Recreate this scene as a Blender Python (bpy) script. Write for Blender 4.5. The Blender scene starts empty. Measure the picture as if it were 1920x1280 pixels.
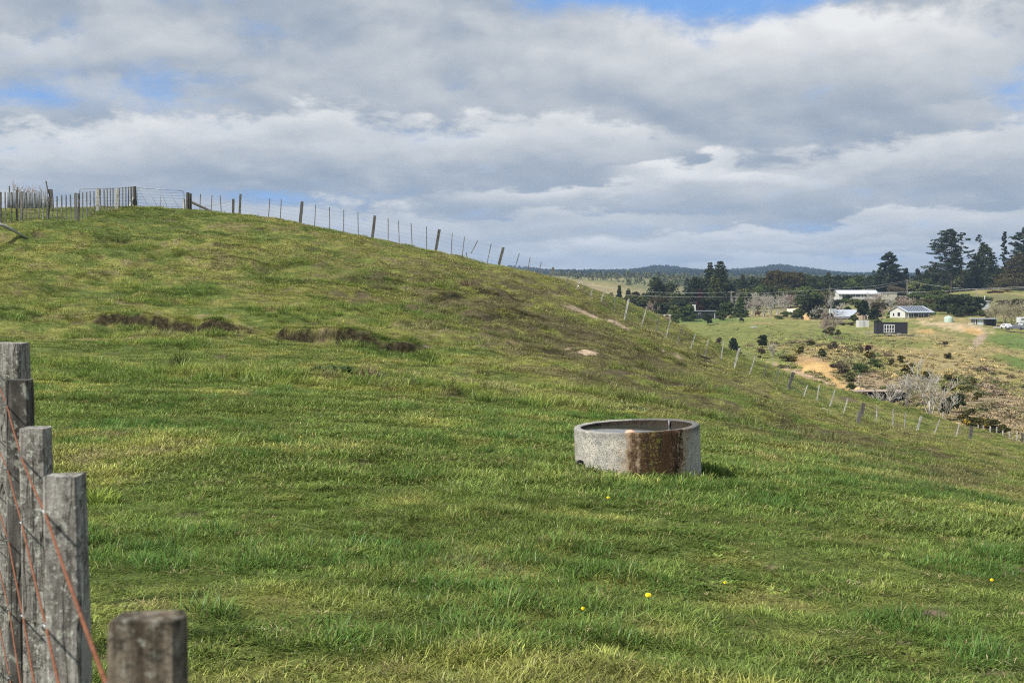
import bpy, bmesh, math, random
import numpy as np
from mathutils import Vector, Matrix, Euler
R = math.radians
scene = bpy.context.scene
col = scene.collection
rng = np.random.default_rng(7)
random.seed(7)

# ------------------------------------------------------------------ camera
F = 2637.0                      # focal length in photo pixels (1920 wide)
PITCH = math.atan(106.0 / F)
CAM = (0.0, 0.0, 1.6)
cam = bpy.data.cameras.new('camera')
cam.sensor_width = 36.0
cam.lens = F / 1920.0 * 36.0
cam.clip_start = 0.05
cam.clip_end = 30000
co = bpy.data.objects.new('camera', cam)
co.location = CAM
co.rotation_euler = (R(90) - PITCH, 0, 0)
col.objects.link(co)
scene.camera = co
cam.dof.use_dof = True
cam.dof.focus_distance = 15.0
cam.dof.aperture_fstop = 17.0

scene.view_settings.view_transform = 'Standard'
scene.view_settings.look = 'None'
scene.view_settings.gamma = 1.0
scene.view_settings.exposure = 0.42
scene.cycles.use_denoising = False
scene.cycles.filter_width = 1.15
scene.cycles.max_bounces = 6
scene.cycles.diffuse_bounces = 3
scene.cycles.transparent_max_bounces = 12

# ------------------------------------------------------------------ node helper
class NT:
    def __init__(s, tree):
        s.t = tree; s.n = tree.nodes; s.l = tree.links; s.n.clear()
    def node(s, typ, **kw):
        nd = s.n.new(typ)
        for k, v in kw.items():
            setattr(nd, k, v)
        return nd
    def put(s, sock, v):
        if isinstance(v, bpy.types.NodeSocket): s.l.new(v, sock)
        elif v is not None:
            if hasattr(sock.default_value, '__len__') and not hasattr(v, '__len__'):
                v = (v,) * len(sock.default_value)
            elif hasattr(sock.default_value, '__len__') and len(sock.default_value) == 4 and len(v) == 3:
                v = tuple(v) + (1,)
            sock.default_value = v
    def math(s, op, a, b=None, c=None, clamp=False):
        nd = s.node('ShaderNodeMath', operation=op); nd.use_clamp = clamp
        s.put(nd.inputs[0], a); s.put(nd.inputs[1], b); s.put(nd.inputs[2], c)
        return nd.outputs[0]
    def mix(s, f, a, b, blend='MIX'):
        nd = s.node('ShaderNodeMix', data_type='RGBA', blend_type=blend)
        s.put(nd.inputs[0], f); s.put(nd.inputs[6], a); s.put(nd.inputs[7], b)
        return nd.outputs[2]
    def noise(s, vec, scale, detail=4, rough=0.55, dist=0.0, dim='3D'):
        nd = s.node('ShaderNodeTexNoise'); nd.noise_dimensions = dim
        if vec is not None: s.l.new(vec, nd.inputs['Vector'])
        nd.inputs['Scale'].default_value = scale; nd.inputs['Detail'].default_value = detail
        nd.inputs['Roughness'].default_value = rough; nd.inputs['Distortion'].default_value = dist
        return nd.outputs[0]
    def ramp(s, f, a, b, lo=0.0, hi=1.0, smooth=True):
        nd = s.node('ShaderNodeMapRange'); nd.interpolation_type = 'SMOOTHSTEP' if smooth else 'LINEAR'
        s.put(nd.inputs[0], f); nd.inputs[1].default_value = a; nd.inputs[2].default_value = b
        nd.inputs[3].default_value = lo; nd.inputs[4].default_value = hi
        return nd.outputs[0]
    def comb(s, x, y, z=0.0):
        nd = s.node('ShaderNodeCombineXYZ'); s.put(nd.inputs[0], x); s.put(nd.inputs[1], y); s.put(nd.inputs[2], z)
        return nd.outputs[0]

# ------------------------------------------------------------------ sun
SUN_EL, SUN_AZ = 48.0, -124.0        # azimuth from +Y (view direction) towards +X ; negative = left
az, el = R(SUN_AZ), R(SUN_EL)
to_sun = Vector((math.sin(az) * math.cos(el), math.cos(az) * math.cos(el), math.sin(el)))
sd = bpy.data.lights.new('sun', 'SUN'); sd.energy = 5.0; sd.angle = R(3.0); sd.color = (1.0, 0.955, 0.88)
so = bpy.data.objects.new('sun', sd); so.rotation_euler = to_sun.to_track_quat('Z', 'Y').to_euler(); so.location = (0, 0, 60)
col.objects.link(so)

# ------------------------------------------------------------------ world: Nishita sky + broken cloud deck
w = bpy.data.worlds.new('World'); scene.world = w; w.use_nodes = True
t = NT(w.node_tree)
sky = t.node('ShaderNodeTexSky', sky_type='NISHITA'); sky.sun_disc = False
sky.sun_elevation = el; sky.sun_rotation = az; sky.altitude = 100; sky.air_density = 1.0; sky.dust_density = 0.3; sky.ozone_density = 1.5
tc = t.node('ShaderNodeTexCoord')
sep = t.node('ShaderNodeSeparateXYZ'); t.l.new(tc.outputs['Generated'], sep.inputs[0])
x, y, z = sep.outputs
hor = t.math('SQRT', t.math('ADD', t.math('MULTIPLY', x, x), t.math('MULTIPLY', y, y)))
U = t.math('ARCTAN2', x, y)
E = t.math('DIVIDE', z, t.math('MAXIMUM', hor, 0.02))
Ep = t.math('MAXIMUM', E, 0.0)
V = t.math('LOGARITHM', t.math('ADD', Ep, 0.085), math.e)
def gauss(px, py, sx, sy, amp, tilt=0.0):
    u0 = math.atan((px - 960) / F); e0 = (534 - py) / F
    du = t.math('SUBTRACT', U, u0); de = t.math('SUBTRACT', E, e0)
    if tilt: de = t.math('MULTIPLY_ADD', du, -tilt, de)
    a = t.math('MULTIPLY', du, F / sx); b = t.math('MULTIPLY', de, F / sy)
    r2 = t.math('ADD', t.math('MULTIPLY', a, a), t.math('MULTIPLY', b, b))
    return t.math('MULTIPLY', t.math('EXPONENT', t.math('MULTIPLY', r2, -1.0)), amp)
def total(lst):
    s_ = lst[0]
    for q in lst[1:]: s_ = t.math('ADD', s_, q)
    return s_
def cloud(dv, du=0.0, detail=7):
    P = t.comb(t.math('MULTIPLY_ADD', U, 5.6, 11.3 + du), t.math('MULTIPLY_ADD', V, 2.5, dv), 3.7)
    big = t.noise(P, 1.5, detail, 0.50, 0.12, '2D')
    return big
c0 = cloud(0.0)
c1 = cloud(0.10, 0.04, 5)
Pf = t.comb(t.math('MULTIPLY', U, 26), t.math('MULTIPLY', V, 13), 1.0)
fine = t.noise(Pf, 1.0, 7, 0.60, 0.15, '2D')
relief = t.math('MULTIPLY', t.math('SUBTRACT', c0, c1), 0.9)
c0c = t.math('SUBTRACT', c0, 0.5); finec = t.math('SUBTRACT', fine, 0.5)
light = total([t.math('MULTIPLY', c0c, 0.55), relief, 0.40])
warp = total([t.math('MULTIPLY', finec, 0.034), t.math('MULTIPLY', c0c, 0.050)])
# cloud banks, one behind the other: bright billowing tops, dull flat bases
#  (centre x, top y, half width, thickness, tilt (rise to the right), dome, brightness of the top, of the base, opacity)
banks = [
 (300, 60, 420, 120, .0, .0, .50, .30, .6), (1000, 60, 420, 190, .02, .2, .55, .28, .6), (60, 85, 120, 85, 0, 1.2, .66, .36, .8),
 (1780, 30, 260, 170, -.02, .3, .62, .36, .8), (1530, 12, 330, 235, .02, .9, .93, .24, 1.0), (1000, 120, 260, 130, .1, .3, .62, .34, .6),
 (330, 150, 260, 90, .05, .4, .56, .36, .5), (1850, 205, 110, 60, .1, .5, .6, .42, .5),
 (170, 236, 330, 125, -.01, .15, .84, .34, 1.0), (540, 205, 260, 125, .03, .5, .80, .26, 1.0), (880, 212, 190, 135, -.03, .9, .84, .24, .95), (1090, 218, 170, 125, -.08, 1.1, .80, .26, .95),
 (1740, 262, 420, 125, .11, .15, .72, .30, 1.0), (1180, 340, 330, 48, .05, .1, .84, .32, .95), (1270, 303, 105, 62, .05, 1.6, .96, .46, 1.0), (1385, 322, 62, 44, 0, 1.2, .88, .5, .8),
 (660, 366, 200, 90, -.10, .5, .74, .40, .9), (1080, 388, 260, 60, .02, .2, .66, .36, .9), (1560, 408, 540, 62, .07, .05, .76, .38, 1.0), (1250, 440, 330, 50, .10, .1, .72, .40, .9),
 (1450, 455, 300, 28, .03, .1, .66, .42, .8), (1640, 470, 420, 42, .05, .05, .70, .50, .9), (1080, 492, 330, 60, .0, .1, .74, .66, .8)]
for bx_, by_, bw_, bt_, ti_, do_, br_, ba_, op_ in banks:
    u0 = math.atan((bx_ - 960) / F); e0 = (534 - by_) / F
    du = t.math('SUBTRACT', U, u0)
    k_ = min(1.0, bt_ / 110.0)
    top = total([t.math('MULTIPLY_ADD', du, ti_, e0), t.math('MULTIPLY', t.math('MULTIPLY', du, du), -do_), t.math('MULTIPLY', warp, .35 + .75 * k_)])
    s_ = t.math('DIVIDE', t.math('SUBTRACT', top, E), bt_ / F)
    side = t.math('EXPONENT', t.math('MULTIPLY', t.math('POWER', t.math('ABSOLUTE', t.math('MULTIPLY', du, F / bw_)), 3.0), -1.0))
    mask = t.math('MULTIPLY', t.math('MULTIPLY', t.ramp(s_, -.06, .20), t.ramp(s_, .85, 1.55, 1.0, 0.0)), t.math('MULTIPLY', side, op_))
    shade = total([t.ramp(s_, .02, 1.05, br_, ba_), t.math('MULTIPLY', relief, .9), t.math('MULTIPLY', finec, .16), t.math('MULTIPLY', c0c, .28)])
    mk = t.node('ShaderNodeMix', data_type='FLOAT'); t.put(mk.inputs[0], mask); t.put(mk.inputs[2], light); t.put(mk.inputs[3], shade); light = mk.outputs[0]
light = t.math('ADD', light, t.ramp(Ep, 0.0, 0.05, 0.08, 0.0))
lightc = t.math('MULTIPLY_ADD', light, 1.2, -0.08, clamp=True)
cr = t.node('ShaderNodeValToRGB'); t.put(cr.inputs[0], lightc)
els = cr.color_ramp.elements
els[0].position = 0.05; els[0].color = (0.265, 0.325, 0.415, 1)
els[1].position = 1.0; els[1].color = (0.80, 0.805, 0.80, 1)
for p_, c_ in ((0.3, (0.365, 0.415, 0.485, 1)), (0.55, (0.51, 0.54, 0.575, 1)), (0.8, (0.66, 0.675, 0.69, 1))):
    e_ = els.new(p_); e_.color = c_
# coverage: where the blue shows
blue = total([gauss(*g) for g in [(1290, -22, 230, 66, 1.1), (190, 190, 190, 50, .27, -.2), (170, 85, 60, 30, .25), (330, 150, 120, 40, .2), (1900, 210, 70, 60, .30), (20, 200, 90, 30, .3), (1480, 275, 260, 22, .16), (500, 372, 300, 16, .24), (1650, 368, 340, 16, .16), (1750, 425, 240, 12, .18), (1640, 488, 320, 12, .26), (1200, 432, 300, 12, .12), (1050,400,140,12,.08)]])
cov = t.math('ADD', blue, t.math('MULTIPLY', t.math('SUBTRACT', 0.5, t.math('MULTIPLY_ADD', fine, 0.45, t.math('MULTIPLY', c0, 0.55))), 1.5))
hole = t.ramp(cov, 0.08, 0.62, 0.0, 0.88)
skyc = t.mix(1.0, sky.outputs[0], (0.092, 0.092, 0.092), 'MULTIPLY')
skyc = t.mix(0.7, skyc, (0.115, 0.37, 0.92))
full = t.mix(hole, cr.outputs[0], skyc)
# brighter deck overhead, as broken cloud is
full = t.mix(t.ramp(E, 0.25, 1.2), full, t.mix(0.6, skyc, (0.86, 0.88, 0.9)))
full = t.mix(t.ramp(E, -0.06, -0.005), (0.10, 0.12, 0.07), full)
bg = t.node('ShaderNodeBackground'); t.put(bg.inputs[0], full); bg.inputs[1].default_value = 0.81
out = t.node('ShaderNodeOutputWorld'); t.l.new(bg.outputs[0], out.inputs[0])
w.cycles.sampling_method = 'MANUAL'; w.cycles.sample_map_resolution = 512

# ------------------------------------------------------------------ pixel -> world
cp, sp = math.cos(PITCH), math.sin(PITCH)
def at(px, py, Y):
    xc, yc = (px - 960.0) / F, -(py - 640.0) / F
    dy = cp + yc * sp; dz = -sp + yc * cp
    k = Y / dy
    return (xc * k, Y, CAM[2] + dz * k)
def proj(X, Y, Z):
    X = np.asarray(X, float); Z = np.asarray(Z, float) - CAM[2]
    f_ = Y * cp - Z * sp; u_ = Y * sp + Z * cp
    f_ = np.maximum(f_, 1e-3)
    return 960 + F * X / f_, 640 - F * u_ / f_

# ------------------------------------------------------------------ numpy noise
def _h(ix, iy, seed):
    n = (ix * 374761393 + iy * 668265263 + seed * 1274126177) & 0xffffffff
    n = ((n ^ (n >> 13)) * 1274126177) & 0xffffffff
    n = n ^ (n >> 16)
    return (n & 0xffff) / 65535.0
def vnoise(x, y, seed=0):
    x = np.asarray(x, float); y = np.asarray(y, float)
    ix = np.floor(x).astype(np.int64); iy = np.floor(y).astype(np.int64)
    fx = x - ix; fy = y - iy
    fx = fx * fx * fx * (fx * (fx * 6 - 15) + 10); fy = fy * fy * fy * (fy * (fy * 6 - 15) + 10)
    a = _h(ix, iy, seed); b = _h(ix + 1, iy, seed); c = _h(ix, iy + 1, seed); d = _h(ix + 1, iy + 1, seed)
    return (a * (1 - fx) + b * fx) * (1 - fy) + (c * (1 - fx) + d * fx) * fy - 0.5
def fbm(x, y, seed=0, octs=4, gain=0.5):
    s_, a = 0, 1.0
    for o_ in range(octs):
        s_ = s_ + a * vnoise(x * 2 ** o_ + 17.3 * o_, y * 2 ** o_ - 9.1 * o_, seed + o_); a *= gain
    return s_
def sstep(x, a, b):
    q = np.clip((x - a) / (b - a), 0, 1); return q * q * (3 - 2 * q)

class TPS:
    def __init__(s, P, v, lam=1e-3):
        P = np.asarray(P, float); s.m = P.mean(0); s.sc = P.std(0).max(); s.P = (P - s.m) / s.sc
        n = len(P); K = s.k(s.P, s.P) + lam * np.eye(n)
        A = np.zeros((n + 3, n + 3)); A[:n, :n] = K; A[:n, n] = 1; A[:n, n + 1:] = s.P; A[n, :n] = 1; A[n + 1:, :n] = s.P.T
        s.w = np.linalg.solve(A, np.concatenate([v, [0, 0, 0]]))
    @staticmethod
    def k(a, b):
        d2 = ((a[:, None, :] - b[None, :, :]) ** 2).sum(-1)
        return np.where(d2 > 1e-12, 0.5 * d2 * np.log(np.maximum(d2, 1e-12)), 0)
    def __call__(s, X, Y):
        X = np.asarray(X, float); sh = X.shape
        Q = (np.stack([X.ravel(), np.asarray(Y, float).ravel()], 1) - s.m) / s.sc
        n = len(s.P); r = np.empty(len(Q))
        for i in range(0, len(Q), 20000):
            q = Q[i:i + 20000]
            r[i:i + 20000] = s.k(q, s.P) @ s.w[:n] + s.w[n] + q @ s.w[n + 1:]
        return r.reshape(sh)

# ------------------------------------------------------------------ near hill control points (photo x, photo y, metres ahead)
near_ctrl = [
 (0,1280,5.4),(0,1000,9.5),(0,800,17),(0,700,26),(0,600,40),(0,500,53),(0,440,60),(0,414,65),(0,393,78),
 (300,1280,5.5),(300,1000,9.8),(300,800,17.5),(300,700,26.5),(300,620,38),(300,590,42),(300,500,56),(300,440,66),(300,391,80),
 (150,393,79),(100,421,62),(450,405,76),
 (600,1280,5.6),(600,1000,10),(600,800,17.5),(600,700,26.5),(600,640,36),(600,610,40),(600,520,56),(600,460,66),(600,431,75),(600,431,81),
 (780,468,76),(780,470,83),(900,497,82),(690,449,80),
 (960,1280,5.7),(960,1000,10.2),(960,850,16),(960,760,24),(960,700,33),(960,620,48),(960,560,60),(960,508,76),
 (1070,532,80),
 (1190,1280,5.8),(1190,1000,10.5),(1190,883,14.4),(1190,815,20),(1190,755,28),(1190,700,39),(1190,640,54),(1190,600,70),(1190,577,84),
 (1290,636,88),
 (1400,1280,6),(1400,1000,11),(1400,880,16),(1400,805,25),(1400,765,34),(1400,725,55),(1400,693,72),(1400,673,92),
 (1500,710,95),(1550,727,97),(1650,757,99),(1700,770,98),
 (1600,1280,6.2),(1600,1000,11.8),(1600,900,17),(1600,845,26),(1600,815,44),(1600,792,70),(1600,765,84),(1600,743,100),
 (1760,1280,6.4),(1760,1000,12.5),(1760,920,18),(1760,875,30),(1760,845,50),(1760,822,68),(1760,789,97),
 (1920,1280,6.6),(1920,1000,13),(1920,930,20),(1920,893,32),(1920,868,48),(1920,852,66),(1920,845,80),(1860,822,88),(1920,843,95)]
P_, v_ = [], []
for px_, py_, Y_ in near_ctrl:
    a_ = at(px_, py_, Y_); P_.append((a_[0], a_[1])); v_.append(a_[2])
for X_, Y_, Z_ in [(0,0,0),(-3,0,.12),(3,0,-.1),(8,0,-.4),(-8,0,.4),(-16,8,.9),(-20,20,1.1),(-34,40,2.6),(-48,62,5.2),(-55,80,6.2),(14,8,-.9),(20,20,-2.2),(34,40,-5.2),(48,62,-8.6),
                   (-55,115,3.5),(-36,112,3.2),(-24,112,3.4),(-10,108,1.8),(-2,106,.4),(6,108,-2.2),(16,112,-5.0),(24,122,-8.5),(36,128,-12.5),(50,120,-13.5),(38,100,-12),(60,95,-12),(42,78,-9.8),
                   (-60,145,-3),(-20,145,-5),(10,145,-10),(40,145,-15),(70,140,-16)]:
    P_.append((X_, Y_)); v_.append(Z_)
tps_near = TPS(P_, np.array(v_), 2e-4)

# the slip scarp across the slope, as a world polyline
def base_hit(px, py, Hf, y0, y1, n=900):
    Ys = np.geomspace(y0, y1, n)
    pts = [at(px, py, yy) for yy in Ys]
    X = np.array([p[0] for p in pts]); Z = np.array([p[2] for p in pts])
    d = Z - Hf(X, Ys)
    s_ = np.where((d[:-1] > 0) & (d[1:] <= 0))[0]
    if len(s_) == 0: return None
    i = s_[0]; f_ = d[i] / (d[i] - d[i + 1])
    Y = Ys[i] + f_ * (Ys[i + 1] - Ys[i]); p = at(px, py, Y)
    return (p[0], Y, p[2])
def polyline(pts, Hf, y0=5, y1=110):
    o = [base_hit(a, b, Hf, y0, y1) for a, b in pts]
    return np.array([q[:2] for q in o if q])
def dist_poly(X, Y, L):
    """distance, signed side (+ = beyond/uphill), parameter along 0..1"""
    best = np.full(X.shape, 1e9); side = np.zeros(X.shape); par = np.zeros(X.shape)
    n = len(L) - 1
    for i in range(n):
        ax, ay = L[i]; bx, by = L[i + 1]; dx, dy = bx - ax, by - ay; L2 = dx * dx + dy * dy
        q = np.clip(((X - ax) * dx + (Y - ay) * dy) / L2, 0, 1)
        ex = X - ax - q * dx; ey = Y - ay - q * dy; d = np.sqrt(ex * ex + ey * ey)
        m = d < best
        best = np.where(m, d, best); side = np.where(m, np.sign(dx * (Y - ay) - dy * (X - ax)), side); par = np.where(m, (i + q) / n, par)
    return best, side, par
scarps = [  # pixels of the foot line, height, length of lip
  (polyline([(160,600),(230,606),(320,612),(400,618),(460,622)], tps_near), .21),
  (polyline([(500,622),(560,628),(640,640),(720,648),(810,655)], tps_near), .27),
  (polyline([(950,655),(1000,660),(1060,668)], tps_near), .12),
  (polyline([(1240,652),(1290,672),(1330,684)], tps_near), .14),
  (polyline([(330,480),(380,492),(420,500)], tps_near), .16),
  (polyline([(400,490),(470,497),(520,502)], tps_near), .16),
  (polyline([(1380,735),(1450,760),(1540,790)], tps_near), .12),
  (polyline([(380,458),(440,462),(500,470)], tps_near), .12),
  (polyline([(620,520),(700,523),(760,531)], tps_near), .14),
  (polyline([(560,560),(640,556),(700,566)], tps_near), .10),
  (polyline([(800,560),(900,548),(980,560)], tps_near), .12),
  (polyline([(860,600),(960,590),(1040,606)], tps_near), .12),
  (polyline([(130,440),(180,446),(230,456)], tps_near), .12),
]
def H_near(X, Y, detail=True):
    X = np.asarray(X, float); Y = np.asarray(Y, float)
    z = tps_near(X, Y)
    if detail:
        fade = sstep(Y, 20, 42) * (1 - 0.9 * sstep(Y, 70, 84) * (X < 3))
        # uneven, trodden slope
        wx = X + 1.6 * fbm(X * .13, Y * .13, 90, 2); wy = Y + 1.6 * fbm(X * .13, Y * .13, 91, 2)
        z = z + (0.05 + 0.20 * fade) * fbm(wx * .28, wy * .42, 3, 3)
        z = z + (0.05 + 0.19 * fade) * fbm(wx * .8, wy * 1.25, 5, 3) + .03 * fbm(X * 2.4, Y * 2.4, 6, 2)
        hum = np.clip(fbm(X * .55, Y * .8, 8, 2) - .18, 0, 1); z = z - .34 * fade * hum
        # sheep tracks following the contour
        zz = z + 0.5 * fbm(X * .08, Y * .08, 30, 2)
        tr = np.abs(((zz * 1.35) % 1.0) - 0.5) * 2
        z = z + 0.16 * fade * (tr - .5) * sstep(fbm(X * .12, Y * .2, 33, 2), -.1, .25)
        for L, hgt in scarps:
            bx0, bx1 = L[:, 0].min() - 4, L[:, 0].max() + 4; by0, by1 = L[:, 1].min() - 4, L[:, 1].max() + 4
            m = (X > bx0) & (X < bx1) & (Y > by0) & (Y < by1)
            if m.any():
                xm, ym = X[m], Y[m]
                wob = .35 * vnoise(xm * .9, ym * .9, 44) + .10 * vnoise(xm * 2.6, ym * 2.6, 45)
                d, s_, q = dist_poly(xm, ym, L)
                sd_ = d * s_ + wob
                end = sstep(q, 0, .12) * (1 - sstep(q, .88, 1)) * sstep(4 - d, 0, 1)
                z[m] += hgt * end * (.92 + .25 * vnoise(q * 9, 0 * q, 46)) * (sstep(sd_, -.11, .11) - .5) * np.exp(-(np.abs(sd_) / 1.6) ** 1.5) * 1.7
    return z
near_hit = lambda px, py, y0=4, y1=125: base_hit(px, py, H_near, y0, y1)

# ------------------------------------------------------------------ far country control points: photo row as a function of bearing and distance
far_ctrl = [
 # deep valley under and behind the near hill
 (-200,760,150),(300,740,150),(800,730,150),(1100,730,150),(1300,735,150),(1450,745,150),(1560,768,150),(1650,778,150),(1745,792,150),(1850,790,150),(1960,800,150),(2300,830,150),
 (-200,900,90),(600,900,90),(1200,920,90),(1600,935,90),(1850,880,90),(1920,885,95),(2300,930,90),
 (1860,840,112),(1930,843,112),(2100,860,112),
 (1000,640,260),(1200,650,260),(600,640,260),(0,640,260),
 (1500,709,208),(1440,696,218),(1560,735,193),(1620,752,178),(1700,752,178),
 (1482,676,226),(1530,672,224),(1550,694,213),(1470,652,238),(1530,651,238),(1740,650,246),(1880,664,240),(1600,646,246),(1640,720,200),(1750,730,195),(1850,752,175),(1930,765,170),(2200,790,170),
 (1300,636,300),(1380,650,290),(1450,655,270),(1350,618,370),(1420,615,370),
 (1250,607,430),(1340,601,440),(1400,598,440),(1480,600,430),(1430,610,400),(1100,600,430),(800,600,430),(0,600,430),
 (1560,628,340),(1500,632,320),(1600,636,310),(1670,628,330),(1740,632,318),(1640,664,234),(1720,684,222),(1800,694,218),(1880,706,214),(1960,715,212),(2300,740,212),
 (1610,612,385),(1715,601,398),(1780,604,388),(1845,611,380),(1890,622,365),(1840,640,335),(1920,640,330),(2200,640,340),(1790,640,320),
 (1560,595,450),(1640,580,470),(1600,563,540),(1700,563,540),(1780,552,570),(1870,542,560),(1820,575,470),(1900,580,470),(2000,550,560),(2300,560,560),
 (1500,560,600),(1350,565,600),(1200,568,600),(1000,560,650),(500,560,650),
 (1040,524,900),(1100,536,820),(1170,548,760),(1250,546,900),(1400,545,900),(1540,535,1000),(1700,545,900),(1900,545,900),(2300,545,900),
 (1060,520,1200),(1150,522,1300),(1250,522,1300),(1350,528,1400),(1540,526,1300),(1800,530,1500),(2300,530,1500),
 (1000,527,1900),(1200,527,1900),(1400,527,2100),(1600,529,2100),(1900,530,2200),(2300,530,2200),(600,530,2000),(0,530,2000),
 (1040,516,3000),(1100,521,3000),(1180,518,3000),(1240,508,3000),(1290,515,3000),(1330,522,3000),(1370,525,3000),(1410,517,3000),(1450,504,3000),(1480,508,3000),(1520,513,3000),(1560,517,3000),(1600,527,3000),(1625,521,3000),(1660,531,3000),(1750,520,3000),(1900,518,3000),(2300,515,3000),(900,510,3000),(600,512,3000),(0,512,3000),
 (0,524,6000),(1000,524,6000),(1500,524,6000),(2300,524,6000)]
def cub(px, Y): return (np.asarray(px, float) - 960) / F * 2.4, np.log(np.asarray(Y, float))
Pf_ = [cub(a, c) for a, b, c in far_ctrl]
tps_far = TPS(Pf_, np.array([b for a, b, c in far_ctrl], float), 3e-4)
def H_far(X, Y, detail=True):
    X = np.asarray(X, float); Y = np.asarray(Y, float)
    u = X / Y
    uc = np.clip(u, -0.42, 0.56)
    row = tps_far(uc * 2.4, np.log(np.maximum(Y, 80)))
    z = CAM[2] + (534.0 - row) / F * np.maximum(Y, 80)
    if detail:
        a = 1.3 * sstep(Y, 120, 230) + 1.2 * sstep(Y, 500, 1500)
        z = z + a * fbm(X * .035, Y * .035, 60, 3) + .35 * fbm(X * .16, Y * .16, 61, 3) * sstep(Y, 100, 200)
        z = z + 8 * fbm(X * .004, Y * .003, 62, 3) * sstep(Y, 2000, 3500)
    return z
far_hit = lambda px, py, y0=105, y1=5000: base_hit(px, py, H_far, y0, y1, 1400)
def gz(X, Y): return float(H_near(np.array([X]), np.array([Y]))[0])
def fz(X, Y): return float(H_far(np.array([X]), np.array([Y]))[0])
# ------------------------------------------------------------------ tagging and mesh helpers
def tag(o, label=None, cat=None, group=None, kind=None):
    if label: o['label'] = label
    if cat: o['category'] = cat
    if group: o['group'] = group
    if kind: o['kind'] = kind
    return o
def empty(name, loc, label, cat, group=None, rz=0.0):
    o = bpy.data.objects.new(name, None); o.location = loc; o.rotation_euler = (0, 0, rz); o.empty_display_size = .2
    col.objects.link(o); tag(o, label, cat, group); return o
def mesh_obj(name, V, Fc, mat, parent=None, smooth=False, attrs=None, mats=None, midx=None):
    me = bpy.data.meshes.new(name)
    V = np.asarray(V, np.float32)
    if isinstance(Fc, np.ndarray):
        n, k = Fc.shape
        me.vertices.add(len(V)); me.vertices.foreach_set('co', V.ravel())
        me.loops.add(n * k); me.loops.foreach_set('vertex_index', Fc.ravel().astype(np.int32))
        me.polygons.add(n); me.polygons.foreach_set('loop_start', np.arange(0, n * k, k, dtype=np.int32)); me.polygons.foreach_set('loop_total', np.full(n, k, np.int32))
        me.update(calc_edges=True)
    else:
        me.from_pydata([tuple(map(float, v)) for v in V], [], Fc)
    if mats:
        for m in mats: me.materials.append(m)
        if midx is not None: me.polygons.foreach_set('material_index', np.asarray(midx, np.int32))
    elif mat: me.materials.append(mat)
    if smooth: me.polygons.foreach_set('use_smooth', np.ones(len(me.polygons), bool))
    for k, a in (attrs or {}).items():
        a = np.asarray(a, np.float32)
        if a.ndim == 2:
            at_ = me.color_attributes.new(k, 'FLOAT_COLOR', 'POINT'); at_.data.foreach_set('color', np.concatenate([a, np.ones((len(a), 1), np.float32)], 1).ravel())
        else:
            at_ = me.attributes.new(k, 'FLOAT', 'POINT'); at_.data.foreach_set('value', a)
    me.update()
    o = bpy.data.objects.new(name, me); col.objects.link(o)
    if parent: o.parent = parent
    return o
def grid_faces(nr, nc):
    i = np.arange(nr - 1)[:, None] * nc + np.arange(nc - 1)[None, :]
    i = i.ravel(); return np.stack([i, i + 1, i + nc + 1, i + nc], 1)
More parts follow.
